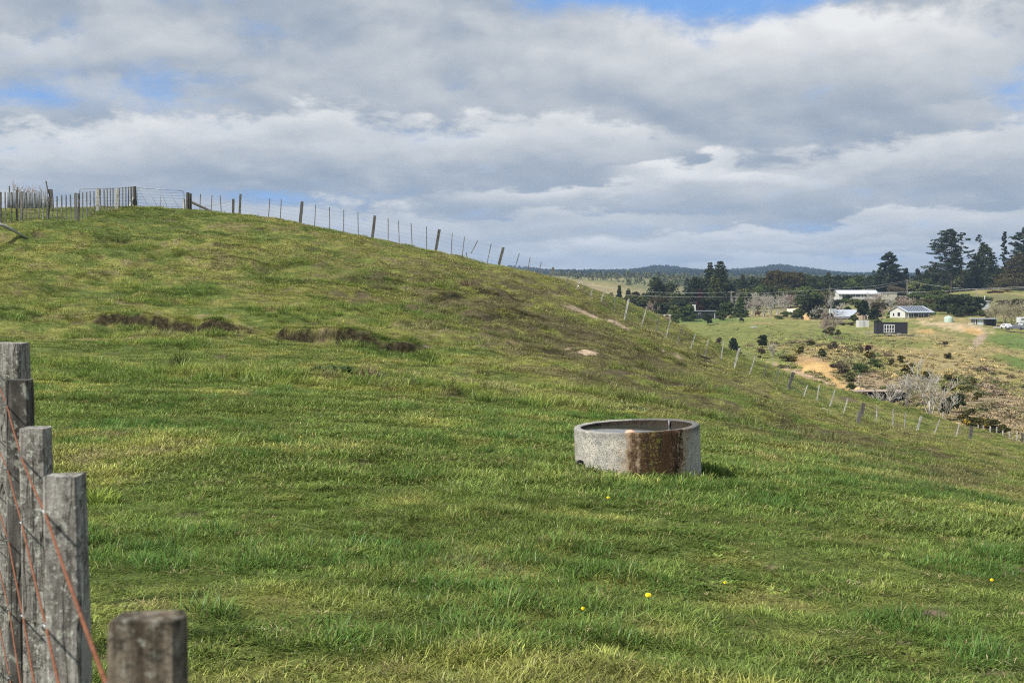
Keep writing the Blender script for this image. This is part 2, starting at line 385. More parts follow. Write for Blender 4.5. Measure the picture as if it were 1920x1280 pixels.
class MB:
    """collects simple shapes into one mesh"""
    def __init__(s): s.v = []; s.f = []; s.m = []
    def add(s, V, Fc, m=0):
        b = len(s.v); s.v += [tuple(map(float, q)) for q in V]; s.f += [tuple(b + i for i in f) for f in Fc]; s.m += [m] * len(Fc)
    def box(s, c, size, rot=None, m=0, taper=1.0):
        hx, hy, hz = [q / 2 for q in size]; P = []
        for z_ in (-hz, hz):
            k = taper if z_ > 0 else 1
            P += [(-hx * k, -hy * k, z_), (hx * k, -hy * k, z_), (hx * k, hy * k, z_), (-hx * k, hy * k, z_)]
        P = [Vector(p) for p in P]
        if rot is not None: P = [rot @ p for p in P]
        P = [p + Vector(c) for p in P]
        s.add(P, [(3, 2, 1, 0), (4, 5, 6, 7), (0, 1, 5, 4), (1, 2, 6, 5), (2, 3, 7, 6), (3, 0, 4, 7)], m)
    def beam(s, a, b, w_, d_, m=0, up=(0, 0, 1), jag=0.0):
        a = Vector(a); b = Vector(b); z_ = (b - a); L = z_.length; z_.normalize()
        x_ = Vector(up).cross(z_)
        if x_.length < .01: x_ = Vector((1, 0, 0))
        x_.normalize(); y_ = z_.cross(x_); n = 5; ring = []
        for i in range(n + 1):
            q = i / n; c_ = a + z_ * L * q
            for sx, sy in ((-1, -1), (1, -1), (1, 1), (-1, 1)):
                j = jag * (random.random() - .5)
                ring.append(c_ + x_ * (sx * w_ / 2 * (1 + j)) + y_ * (sy * d_ / 2 * (1 + j)) + (z_ * (jag * .4 * w_ * (random.random() - .5)) if i == n else z_ * 0))
        Fc = [(3, 2, 1, 0), tuple(4 * n + k for k in range(4))]
        for i in range(n):
            for k in range(4):
                Fc.append((4 * i + k, 4 * i + (k + 1) % 4, 4 * i + 4 + (k + 1) % 4, 4 * i + 4 + k))
        s.add(ring, Fc, m)
    def tube(s, pts, r, n=6, m=0, cap=True):
        pts = [Vector(p) for p in pts]; rs = r if hasattr(r, '__len__') else [r] * len(pts); V = []
        prev = None
        for i, p in enumerate(pts):
            d = (pts[min(i + 1, len(pts) - 1)] - pts[max(i - 1, 0)]).normalized()
            if prev is None: x_ = d.cross(Vector((0, 0, 1)) if abs(d.z) < .9 else Vector((1, 0, 0))).normalized()
            else: x_ = (prev - d * prev.dot(d)).normalized()
            prev = x_; y_ = d.cross(x_)
            for k in range(n):
                a_ = 2 * math.pi * k / n; V.append(p + (x_ * math.cos(a_) + y_ * math.sin(a_)) * rs[i])
        Fc = []
        for i in range(len(pts) - 1):
            for k in range(n): Fc.append((i * n + k, i * n + (k + 1) % n, (i + 1) * n + (k + 1) % n, (i + 1) * n + k))
        if cap: Fc += [tuple(range(n - 1, -1, -1)), tuple((len(pts) - 1) * n + k for k in range(n))]
        s.add(V, Fc, m)
    def lathe(s, prof, n=40, c=(0, 0, 0), m=0):
        V = []; Fc = []
        for r_, z_ in prof:
            for k in range(n):
                a_ = 2 * math.pi * k / n; V.append((c[0] + r_ * math.cos(a_), c[1] + r_ * math.sin(a_), c[2] + z_))
        for i in range(len(prof) - 1):
            for k in range(n): Fc.append((i * n + k, i * n + (k + 1) % n, (i + 1) * n + (k + 1) % n, (i + 1) * n + k))
        s.add(V, Fc, m)
    def build(s, name, mat, parent=None, smooth=False, bevel=0):
        o = mesh_obj(name, s.v, s.f, mat if not isinstance(mat, (list, tuple)) else None, parent, smooth, mats=mat if isinstance(mat, (list, tuple)) else None, midx=s.m if isinstance(mat, (list, tuple)) else None)
        if bevel:
            b = o.modifiers.new('bevel', 'BEVEL'); b.width = bevel; b.segments = 2; b.limit_method = 'ANGLE'
        return o

# ------------------------------------------------------------------ materials
def new_mat(name):
    m = bpy.data.materials.new(name); m.use_nodes = True; return m, NT(m.node_tree)
def finish(t, colr, rough=0.8, normal=None, spec=0.3, metal=0.0, extra=None):
    b = t.node('ShaderNodeBsdfPrincipled'); t.put(b.inputs['Base Color'], colr); t.put(b.inputs['Roughness'], rough)
    b.inputs['Specular IOR Level'].default_value = spec; b.inputs['Metallic'].default_value = metal
    if normal is not None: t.l.new(normal, b.inputs['Normal'])
    for k, v in (extra or {}).items(): t.put(b.inputs[k], v)
    o = t.node('ShaderNodeOutputMaterial'); t.l.new(b.outputs[0], o.inputs[0]); return b
def bump(t, h, strength=.4, dist=.05):
    b = t.node('ShaderNodeBump'); b.inputs['Strength'].default_value = strength; b.inputs['Distance'].default_value = dist
    t.l.new(h, b.inputs['Height']); return b.outputs[0]
def attr(t, name, typ='GEOMETRY'):
    a = t.node('ShaderNodeAttribute'); a.attribute_name = name; a.attribute_type = typ; return a
def objco(t):
    return t.node('ShaderNodeTexCoord').outputs['Object']
def geopos(t):
    return t.node('ShaderNodeNewGeometry').outputs['Position']
def plain(name, c, rough=.7, var=.25, scale=6.0, spec=.3, metal=0., bumpy=0.0, stretch=None, c2=None):
    """weathered single-colour material: two scales of noise vary it"""
    m, t = new_mat(name); v = objco(t)
    if stretch:
        mp = t.node('ShaderNodeMapping'); mp.inputs['Scale'].default_value = stretch; t.l.new(v, mp.inputs[0]); v = mp.outputs[0]
    n1 = t.noise(v, scale, 5, .6); n2 = t.noise(v, scale * 6, 3, .6)
    f = t.math('ADD', t.math('MULTIPLY', n1, .65), t.math('MULTIPLY', n2, .35))
    f = t.ramp(f, .3, .7)
    a = tuple(q * (1 - var) for q in c); b = tuple(min(1, q * (1 + var)) for q in (c2 or c))
    finish(t, t.mix(f, a, b), rough, bump(t, n2, bumpy, .01) if bumpy else None, spec, metal)
    return m
def leaf_mat(name, dark, lite, third=None, transl=.25, nscale=.5, share=.12):
    """foliage: colour varies per leaf clump attribute 'cv' and by position"""
    m, t = new_mat(name)
    cv = attr(t, 'cv').outputs['Fac']; p = objco(t)
    n = t.noise(p, nscale, 3, .6)
    f = t.math('ADD', t.math('MULTIPLY', cv, .6), t.math('MULTIPLY', t.ramp(n, .3, .7), .4))
    c = t.mix(f, dark, lite)
    if third is not None: c = t.mix(t.ramp(cv, 1 - share, 1 - share + .04), c, third)
    d = t.node('ShaderNodeBsdfDiffuse'); t.l.new(c, d.inputs[0])
    tr = t.node('ShaderNodeBsdfTranslucent'); t.l.new(c, tr.inputs[0])
    ms = t.node('ShaderNodeMixShader'); ms.inputs[0].default_value = transl; t.l.new(d.outputs[0], ms.inputs[1]); t.l.new(tr.outputs[0], ms.inputs[2])
    o = t.node('ShaderNodeOutputMaterial'); t.l.new(ms.outputs[0], o.inputs[0]); return m

# ------------------------------------------------------------------ pasture colour (numpy): used by the ground sheet and by the grass on it
def lerp(a, b, f): return a + (b - a) * f[..., None]
def blob(px, py, cx, cy, sx, sy, tilt=0.0):
    dx = (px - cx); dy = (py - cy) - tilt * dx
    return np.exp(-((dx / sx) ** 2 + (dy / sy) ** 2))
C_FRESH = np.array([.160, .225, .048]); C_LIME = np.array([.365, .375, .095]); C_OLIVE = np.array([.250, .238, .085]); C_STRAW = np.array([.46, .38, .20]); C_SOIL = np.array([.062, .044, .028]); C_CLAY = np.array([.36, .26, .165])
patches = [  # bare or trodden ground: photo position, size, tilt, pale clay share, strength
 (1103,662,22,7,.2,1.0,1.2),(1090,585,36,5,.42,.9,1.1),(1155,607,26,6,.4,.9,1.2),(1062,574,22,4,.35,.6,.8),(1240,655,10,3,.5,.8,1.0),(1270,668,12,3,.5,.8,1.0),(1068,655,12,5,.2,.6,.8),(1120,640,16,3,.2,.5,.6),
 (1030,548,40,4,.45,.5,.7),(860,510,50,4,.1,.2,.45),(200,594,34,4,.15,.25,.7),(760,645,30,5,.15,.35,.8),(800,650,18,4,.1,.6,.9),
 (1590,748,22,5,.2,.2,.9),(1510,770,30,4,.3,.5,.5),(1780,818,14,4,.1,.4,.7),(1000,600,60,5,.1,.4,.4),(690,695,22,7,0,.5,.35),(535,400,40,3,.2,.2,.4),
 (1232,975,22,4,0,.7,.9),(1445,1062,20,6,0,.4,.9),(1760,1150,24,7,.1,.3,.8),(1695,1205,24,8,0,.4,.7),(940,1250,22,7,0,.3,.9),(1870,1262,50,7,0,.3,.9),(215,1024,45,4,0,.4,.7),(1640,1265,60,6,0,.3,.6),(600,1265,45,6,0,.3,.6),(1400,945,20,3,0,.3,.6),(1890,1075,26,5,0,.5,.8)]
def near_tint(X, Y, Z):
    px, py = proj(X, Y, Z)
    n1 = fbm(X * .16, Y * .16, 11, 3); n2 = fbm(X * .7, Y * .8, 12, 3); n3 = fbm(X * 2.6, Y * 2.6, 13, 3); n4 = fbm(X * .35 + 4, Y * .9, 14, 3)
    hill = sstep(Y, 24, 40)
    n5 = fbm(X * 1.4, Y * 1.1, 15, 3)
    dry = .25 + .08 * hill + .50 * n1 + .75 * n2 + .50 * n5 + .35 * n3
    # fold to the right: drier ground plus painted shade of the slope turned away and the worn face by the fence; lusher strip below the gate and on the near flat
    fold = blob(px, py, 1170, 680, 320, 56, .33) + blob(px, py, 1560, 815, 420, 30, .20) + blob(px, py, 1800, 900, 200, 30, .16) + .7 * blob(px, py, 900, 560, 300, 60, .15)
    dry = dry + .46 * np.clip(fold, 0, 1) + .16 * hill * sstep(px, 650, 1000)
    dry = dry - .28 * blob(px, py, 200, 700, 420, 80, .05) - .25 * blob(px, py, 1150, 790, 260, 26, .05) - .25 * blob(px, py, 1640, 845, 260, 15, .10) - .15 * blob(px, py, 700, 950, 900, 120, 0)
    dry = dry - .2 * blob(px, py, 250, 420, 160, 24, 0)
    dry = np.clip(dry, 0, 1)
    c = lerp(C_FRESH, C_LIME, sstep(dry + .5 * n4, .10, .60))
    c = lerp(c, C_OLIVE, sstep(dry + .25 * n3, .48, .90) * .80)
    c = lerp(c, C_STRAW, sstep(dry + .5 * n3 + .2 * n4, .78, 1.15) * .55)
    c = lerp(c, np.array([.135, .115, .058]), np.clip(fold, 0, 1) * sstep(n2 + n3 + .8 * n5 + .42, -.2, .5) * .85)  # olive-brown growth, darkened too as painted shade in the fold
    bare = np.zeros(X.shape); pale = np.zeros(X.shape); soil_shade_ = np.zeros(X.shape)
    wob = fbm(X * 1.3, Y * 1.3, 18, 3); wf = fbm(X * 5, Y * 5, 19, 2)
    for cx, cy, sx, sy, ti, pl, am in patches:
        q = blob(px, py, cx, cy, sx, sy, ti) * am
        b_ = sstep(q + .5 * wob + .3 * wf, .42, .62); bare = np.maximum(bare, b_); pale = np.maximum(pale, b_ * pl)
    # small scattered bare spots, hoof marks on the slope
    sp_ = sstep(fbm(X * 1.1, Y * 1.7, 21, 2) + .22 * hill * (fold > .25) + .04 * hill, .44, .54); bare = np.maximum(bare, .8 * sp_)
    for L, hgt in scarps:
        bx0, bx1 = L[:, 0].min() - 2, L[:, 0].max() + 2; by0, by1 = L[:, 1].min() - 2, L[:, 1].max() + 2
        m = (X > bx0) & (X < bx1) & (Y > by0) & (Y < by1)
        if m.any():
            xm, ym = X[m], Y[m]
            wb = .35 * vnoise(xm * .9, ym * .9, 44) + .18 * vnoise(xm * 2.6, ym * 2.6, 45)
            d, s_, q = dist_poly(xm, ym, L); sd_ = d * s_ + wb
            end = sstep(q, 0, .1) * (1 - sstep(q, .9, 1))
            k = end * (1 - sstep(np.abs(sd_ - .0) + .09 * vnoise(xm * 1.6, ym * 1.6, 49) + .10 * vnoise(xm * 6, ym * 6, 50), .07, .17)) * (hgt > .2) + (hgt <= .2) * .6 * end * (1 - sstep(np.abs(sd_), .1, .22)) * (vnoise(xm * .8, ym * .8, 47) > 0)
            bare[m] = np.maximum(bare[m], k); pale[m] = np.maximum(pale[m], k * .0 * (vnoise(xm * .9, ym * .9, 48) > .22)); soil_shade_[m] = np.maximum(soil_shade_[m], k)  # slip faces: bare soil that also carries the lip's painted shade
    return c, bare, np.where(soil_shade_ > .3, -soil_shade_, pale)

# ground sheet of the hill
def fan(u0, u1, nc, Ys, Hf):
    u = np.linspace(u0, u1, nc); UU, YY = np.meshgrid(u, Ys); X = UU * YY
    return X, YY, Hf(X, YY)
m_ground, t = new_mat('pasture_soil')
p = geopos(t); ti = attr(t, 'tint').outputs['Color']; ba = attr(t, 'bare').outputs['Fac']; pa = attr(t, 'pale').outputs['Fac']
n_a = t.noise(p, 9, 6, .7); n_b = t.noise(p, 38, 4, .7); n_c = t.noise(p, 2.6, 4, .6)
thatch = t.mix(t.ramp(n_b, .35, .68), t.mix(.6, t.mix(1.0, ti, (.55, .55, .55), 'MULTIPLY'), (.04, .035, .016)), t.mix(1.0, ti, (.72, .72, .72), 'MULTIPLY'))
thatch = t.mix(t.ramp(n_a, .52, .72), thatch, t.mix(.4, ti, (.26, .23, .10)))
soil = t.mix(t.math('MAXIMUM', pa, 0.0), t.mix(t.ramp(n_a, .3, .7), (.042, .034, .020), (.110, .088, .050)), t.mix(t.ramp(n_a, .3, .7), (.30, .215, .135), (.47, .37, .26)))
soil = t.mix(t.math('MULTIPLY', pa, -1.0, clamp=True), soil, t.mix(t.ramp(n_a, .4, .7), (.014, .012, .006), (.062, .050, .027)))  # moist slip soil, darkened further as painted shade of the overhanging lip
finish(t, t.mix(ba, thatch, soil), .95, bump(t, t.math('ADD', t.math('MULTIPLY', n_a, .7), t.math('MULTIPLY', n_b, .3)), .8, .06), .1)
Ys = np.concatenate([np.geomspace(.5, 5, 50)[:-1], np.geomspace(5, 34, 230)[:-1], np.arange(34, 47, .05), np.arange(47, 66, .17), np.arange(66, 90, .14), np.arange(90, 128, .6)])
X, Y, Z = fan(-.60, .60, 640, Ys, H_near)
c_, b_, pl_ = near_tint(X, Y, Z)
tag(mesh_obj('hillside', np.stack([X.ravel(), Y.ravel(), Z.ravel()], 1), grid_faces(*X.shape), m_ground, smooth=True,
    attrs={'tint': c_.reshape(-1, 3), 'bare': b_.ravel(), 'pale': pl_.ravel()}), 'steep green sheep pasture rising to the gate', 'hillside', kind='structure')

# ------------------------------------------------------------------ grass
m_grass, t = new_mat('grass_blade')
tint = attr(t, 'tint', 'INSTANCER').outputs['Color']; bv = attr(t, 'bv').outputs['Fac']; bh = attr(t, 'bh').outputs['Fac']
rn = t.node('ShaderNodeObjectInfo').outputs['Random']
br = t.math('MULTIPLY_ADD', bv, 1.45, .36)
cc = t.mix(1.0, tint, t.comb(br, br, br), 'MULTIPLY')
cc = t.mix(t.ramp(rn, 0, 1, 0, .28, False), cc, (.15, .20, .03))
cc = t.mix(t.math('MULTIPLY', t.ramp(bv, .78, .80), .62), cc, (.34, .29, .13))       # withered blades
cc = t.mix(t.math('MULTIPLY', t.ramp(bh, .0, .35, 1, 0), .5), cc, (.12, .105, .045))   # straw-coloured sheath at the foot
d = t.node('ShaderNodeBsdfDiffuse'); t.l.new(cc, d.inputs[0])
tr = t.node('ShaderNodeBsdfTranslucent'); t.l.new(cc, tr.inputs[0])
gl = t.node('ShaderNodeBsdfGlossy'); gl.inputs['Roughness'].default_value = .42; gl.inputs[0].default_value = (.8, .85, .8, 1)
m1 = t.node('ShaderNodeMixShader'); m1.inputs[0].default_value = .40; t.l.new(d.outputs[0], m1.inputs[1]); t.l.new(tr.outputs[0], m1.inputs[2])
m2 = t.node('ShaderNodeMixShader'); m2.inputs[0].default_value = .018; t.l.new(m1.outputs[0], m2.inputs[1]); t.l.new(gl.outputs[0], m2.inputs[2])
o_ = t.node('ShaderNodeOutputMaterial'); t.l.new(m2.outputs[0], o_.inputs[0])

def blade_mesh(nb, rad, h0, h1, wid, seed, lean=(.2, .95), wither=.06):
    r = np.random.default_rng(seed); V = []; Fc = []; bvs = []; bhs = []
    for i in range(nb):
        a = r.uniform(0, 2 * math.pi); q = rad * math.sqrt(r.uniform(0, 1)); bx, by = q * math.cos(a), q * math.sin(a)
        h = r.uniform(h0, h1) * (1 - .3 * q / rad); w_ = wid * r.uniform(.6, 1.3)
        ln = r.uniform(*lean) * h; da = a + r.normal(0, 1.1); dx, dy = math.cos(da), math.sin(da); sx, sy = -dy, dx
        wv = r.uniform(0, .76) if r.random() > wither else r.uniform(.81, 1)
        b0 = len(V)
        for k, (f, ww) in enumerate(((0, .8), (.38, 1), (.75, .7))):
            zz = h * (f - .25 * f * f * ln / h); off = ln * f ** 1.9
            for s_ in (-1, 1):
                V.append((bx + dx * off + sx * s_ * w_ * ww / 2, by + dy * off + sy * s_ * w_ * ww / 2, zz)); bvs.append(wv); bhs.append(f)
        V.append((bx + dx * ln, by + dy * ln, h * (1 - .28 * ln / h))); bvs.append(wv); bhs.append(1)
        Fc += [(b0, b0 + 1, b0 + 3, b0 + 2), (b0 + 2, b0 + 3, b0 + 5, b0 + 4), (b0 + 4, b0 + 5, b0 + 6)]
    return V, Fc, bvs, bhs
hidden = bpy.data.collections.new('tuft_library')     # never linked to the scene: the grass uses its meshes
def lib(prefix, n, mat, **kw):
    c = bpy.data.collections.new(prefix)
    for i in range(n):
        V, Fc, bvs, bhs = blade_mesh(seed=100 + i * 7 + hash(prefix) % 3 * 0, **kw)
        me = bpy.data.meshes.new(prefix); me.from_pydata(V, [], Fc); me.materials.append(mat)
        for k, a in (('bv', bvs), ('bh', bhs)):
            q = me.attributes.new(k, 'FLOAT', 'POINT'); q.data.foreach_set('value', np.array(a, np.float32))
        c.objects.link(bpy.data.objects.new(prefix, me))
    return c
def scatter(name, pos, rotz, scl, tint, coll, label, cat, nrm=None, kind='stuff', var=None):
    """one stuff object: a point cloud mesh with a geometry-nodes modifier that sets a tuft on each point"""
    n = len(pos); me = bpy.data.meshes.new(name); me.vertices.add(n); me.vertices.foreach_set('co', np.asarray(pos, np.float32).ravel())
    def fa(k, a, typ='FLOAT'):
        q = me.attributes.new(k, typ, 'POINT')
        a = np.asarray(a, np.float32)
        if typ == 'FLOAT_COLOR': q.data.foreach_set('color', np.concatenate([a, np.ones((n, 1), np.float32)], 1).ravel())
        elif typ == 'FLOAT_VECTOR': q.data.foreach_set('vector', a.ravel())
        else: q.data.foreach_set('value', a)
    rot = np.stack([rng.normal(0, .10, n), rng.normal(0, .10, n), rotz], 1)
    fa('rot', rot, 'FLOAT_VECTOR'); fa('scl', scl, 'FLOAT_VECTOR'); fa('tint', tint, 'FLOAT_COLOR')
    o = bpy.data.objects.new(name, me); col.objects.link(o)
    g = bpy.data.node_groups.new(name, 'GeometryNodeTree')
    g.interface.new_socket('Geometry', in_out='INPUT', socket_type='NodeSocketGeometry'); g.interface.new_socket('Geometry', in_out='OUTPUT', socket_type='NodeSocketGeometry')
    N = g.nodes; L = g.links
    gi = N.new('NodeGroupInput'); go = N.new('NodeGroupOutput'); ci = N.new('GeometryNodeCollectionInfo'); ci.inputs['Collection'].default_value = coll
    ci.inputs['Separate Children'].default_value = True; ci.inputs['Reset Children'].default_value = True
    ip = N.new('GeometryNodeInstanceOnPoints'); ip.inputs['Pick Instance'].default_value = True
    mp = N.new('GeometryNodeMeshToPoints')
    r1 = N.new('GeometryNodeInputNamedAttribute'); r1.data_type = 'FLOAT_VECTOR'; r1.inputs[0].default_value = 'rot'
    r2 = N.new('GeometryNodeInputNamedAttribute'); r2.data_type = 'FLOAT_VECTOR'; r2.inputs[0].default_value = 'scl'
    ri = N.new('FunctionNodeRandomValue'); ri.data_type = 'INT'
    [s for s in ri.inputs if s.name == 'Max' and s.type == 'INT'][0].default_value = 1000
    [s for s in ri.inputs if s.name == 'Min' and s.type == 'INT'][0].default_value = 0
    L.new(gi.outputs[0], ip.inputs['Points'])
    L.new(ci.outputs[0], ip.inputs['Instance'])
    L.new([s for s in ri.outputs if s.type == 'INT'][0], ip.inputs['Instance Index'])
    L.new(r1.outputs[0], ip.inputs['Rotation']); L.new(r2.outputs[0], ip.inputs['Scale'])
    L.new(ip.outputs[0], go.inputs[0])
    md = o.modifiers.new('tufts', 'NODES'); md.node_group = g
    tag(o, label, cat, kind=kind); return o
lib_a = lib('grass_tuft_fine', 8, m_grass, nb=26, rad=.085, h0=.025, h1=.080, wid=.0044, wither=.09, lean=(.4, 1.7))
lib_b = lib('grass_tuft_mid', 6, m_grass, nb=26, rad=.16, h0=.030, h1=.085, wid=.0085, wither=.10, lean=(.4, 1.8))
lib_c = lib('grass_tuft_broad', 6, m_grass, nb=26, rad=.30, h0=.04, h1=.11, wid=.018, wither=.12, lean=(.5, 2.0))
def spread(y0, y1, dens, um=.43):
    area = um * (y1 ** 2 - y0 ** 2); n = int(area * dens)
    Y = np.sqrt(rng.uniform(y0 ** 2, y1 ** 2, n)); X = rng.uniform(-um, um, n) * Y
    return X, Y
TR_C = at(1193, 797, 14.6)         # centre of the trough's rim
def sow(y0, y1, dens, coll, name, label, um=.43, hscale=1.0):
    X, Y = spread(y0, y1, dens, um); Z = H_near(X, Y)
    c, b, pl = near_tint(X, Y, Z)
    lush = sstep(fbm(X * .45, Y * .45, 71, 3), -.25, .45)
    keep = (b < .35 + .5 * rng.random(len(X))) & (rng.random(len(X)) < .62 + .5 * lush) & (((X - TR_C[0]) ** 2 + (Y - TR_C[1]) ** 2) > .66 ** 2)
    X, Y, Z, c, lush = X[keep], Y[keep], Z[keep], c[keep], lush[keep]
    n = len(X); c = c * rng.uniform(.58, 1.45, (n, 1)); pk = rng.random(n)[:, None]; hl = sstep(Y, 20, 40)[:, None]
    c = np.where(pk < .05 + .06 * hl, np.array([.34, .28, .12]) * rng.uniform(.6, 1.2, (n, 1)), c); c = np.where(pk > .93 - .05 * hl, c * np.array([.45, .45, .5]), c)
    edge = np.exp(-((np.hypot(X - TR_C[0], Y - TR_C[1]) - .72) / .09) ** 2) * (Y < 15.2)
    tus = sstep(fbm(X * 2.2, Y * 2.2, 73, 2), -.2, .4); s_ = rng.uniform(.7, 1.25, n); hh = s_ * (.35 + .55 * lush + .55 * tus) * hscale * (1 + .9 * edge); c = c * (.80 + .38 * tus)[:, None]
    scatter(name, np.stack([X, Y, Z - .004], 1), rng.uniform(0, 6.283, n), np.stack([s_, s_, hh], 1), c, coll, label, 'grass')
sow(3.2, 12, 400, lib_a, 'grass', 'short lush green grass across the near flat of the paddock')
lib_d = lib('clover_leaf_tuft', 5, m_grass, nb=16, rad=.07, h0=.012, h1=.04, wid=.016, lean=(.8, 2.2), wither=.03)
lib_e = lib('rank_tuft', 6, m_grass, nb=44, rad=.10, h0=.07, h1=.16, wid=.0052, lean=(.35, 1.2), wither=.08)
def sow_clumps(y0, y1, dens, coll, name, label, thr, tintm, seedn, sc=1.0, fq=.8):
    X, Y = spread(y0, y1, dens, .43); k = fbm(X * fq, Y * fq, seedn, 3) > thr
    k &= ((X - TR_C[0]) ** 2 + (Y - TR_C[1]) ** 2) > .72 ** 2
    X, Y = X[k], Y[k]; Z = H_near(X, Y); c, b, pl = near_tint(X, Y, Z); k = b < .3; X, Y, Z, c = X[k], Y[k], Z[k], c[k]; n = len(X)
    c = c * np.array(tintm) * rng.uniform(.75, 1.25, (n, 1)); s_ = rng.uniform(.6, 1.25, n) * sc
    scatter(name, np.stack([X, Y, Z - .004], 1), rng.uniform(0, 6.283, n), np.stack([s_, s_, s_ * rng.uniform(.5, 1.1, n)], 1), c, coll, label, 'grass')
sow_clumps(3.2, 16, 120, lib_d, 'clover', 'low broad-leaved clover and weeds between the grass blades', .08, (.8, .95, .9), 201)
sow_clumps(3.2, 26, 34, lib_e, 'rank_grass', 'rank darker grass clumps where stock have not grazed', .16, (.55, .80, .75), 202)
sow_clumps(24, 60, 12, lib_e, 'rank_grass', 'rank grass clumps at the foot of the slope', .14, (.8, .9, .8), 203, 2.0, .35)
def lip():
    P = []
    for L, hgt in scarps:
        seg = np.linalg.norm(np.diff(L, axis=0), axis=1).sum(); n = int(seg * (38 if hgt > .2 else 22)); q = rng.uniform(0, len(L) - 1.001, n); i = q.astype(int); f = (q - i)[:, None]
        p = L[i] * (1 - f) + L[i + 1] * f; p[:, 1] += rng.normal(.36, .13, n) ; p[:, 0] += rng.normal(0, .1, n); P.append(p)
    P = np.concatenate(P); X, Y = P[:, 0], P[:, 1]; Z = H_near(X, Y); c, b, pl = near_tint(X, Y, Z); k = b < .7; X, Y, Z, c = X[k], Y[k], Z[k], c[k]; n = len(X)
    c = c * rng.uniform(.6, 1.3, (n, 1)); s_ = rng.uniform(.7, 1.35, n)
    scatter('lip_grass', np.stack([X, Y, Z], 1), rng.uniform(0, 6.283, n), np.stack([s_, s_, s_ * .8], 1), c, lib_e, 'grass hanging over the lips of the slips', 'grass')
lip()
sow(12, 26, 200, lib_b, 'grass', 'grass around and beyond the concrete trough')
sow(26, 52, 85, lib_b, 'grass', 'grass at the foot of the slope and over the slip', hscale=1.0)
sow(52, 104, 34, lib_c, 'grass', 'yellowish grass high on the slope by the fence line', hscale=.85)

# ------------------------------------------------------------------ far country
FAR = {'grass': (.215, .235, .062), 'lush': (.14, .21, .05), 'tan': (.40, .315, .14), 'brown': (.33, .25, .15), 'scrub': (.20, .19, .085), 'clay': (.66, .42, .17), 'clayred': (.46, .29, .17), 'track': (.48, .36, .25), 'sand': (.58, .44, .26), 'wood': (.05, .075, .05)}
far_paint = [ # cx cy sx sy tilt colour weight   (later ones lie over earlier ones)
 (1400,640,170,34,.12,'grass',1),(1330,625,120,16,0,'lush',.35),(1420,600,160,7,0,'lush',.45),(1300,601,110,5,0,'lush',1.15),(1560,636,60,16,0,'lush',.6),(1470,655,80,20,.2,'tan',.45),
 (1560,665,110,28,.1,'tan',.7),(1600,675,80,16,.1,'scrub',.6),(1530,700,90,28,.2,'brown',.6),(1600,690,60,24,.3,'scrub',.6),(1640,722,60,30,.1,'brown',1.0),(1620,640,40,10,.0,'grass',.7),
 (1760,672,150,46,.12,'tan',.85),(1700,645,100,9,.05,'grass',.7),(1830,710,120,60,.15,'brown',.35),(1850,760,110,50,.25,'brown',.95),(1790,720,60,18,0,'grass',.8),(1740,700,60,16,.1,'brown',.45),
 (1880,690,80,26,.1,'tan',.7),(1905,640,55,13,.12,'lush',1.2),(1905,680,40,12,.35,'lush',.9),(1850,655,90,7,.06,'tan',.7),
 (1790,612,75,8,.12,'sand',1.0),(1825,622,26,7,.25,'clay',.9),(1740,621,24,5,0,'clay',.7),(1752,612,30,4,.1,'lush',.55),(1790,606,14,3,.1,'sand',.6),(1690,629,60,2.2,0,'sand',.8),(1870,613,50,3,0,'track',.6),
 (1834,637,13,13,-.9,'track',1.1),(1700,598,60,4,0,'sand',.5),(1660,600,60,5,0,'lush',.5),(1640,597,30,4,0,'track',.5),(1850,550,70,10,.2,'tan',.55),(1820,552,40,8,.0,'lush',.5),(1870,556,22,8,.2,'brown',.6),
 (1150,545,100,14,.1,'tan',1.0),(1090,537,70,9,.16,'brown',.8),(1100,541,60,3,.2,'sand',.9),(1062,528,32,4,.12,'clay',1.0),(1240,536,120,8,.03,'scrub',.6),(1300,538,40,8,0,'grass',.6),(1540,528,24,5,0,'tan',1.2),(1600,560,400,14,0,'scrub',.9),(1350,570,200,14,0,'scrub',.8)]
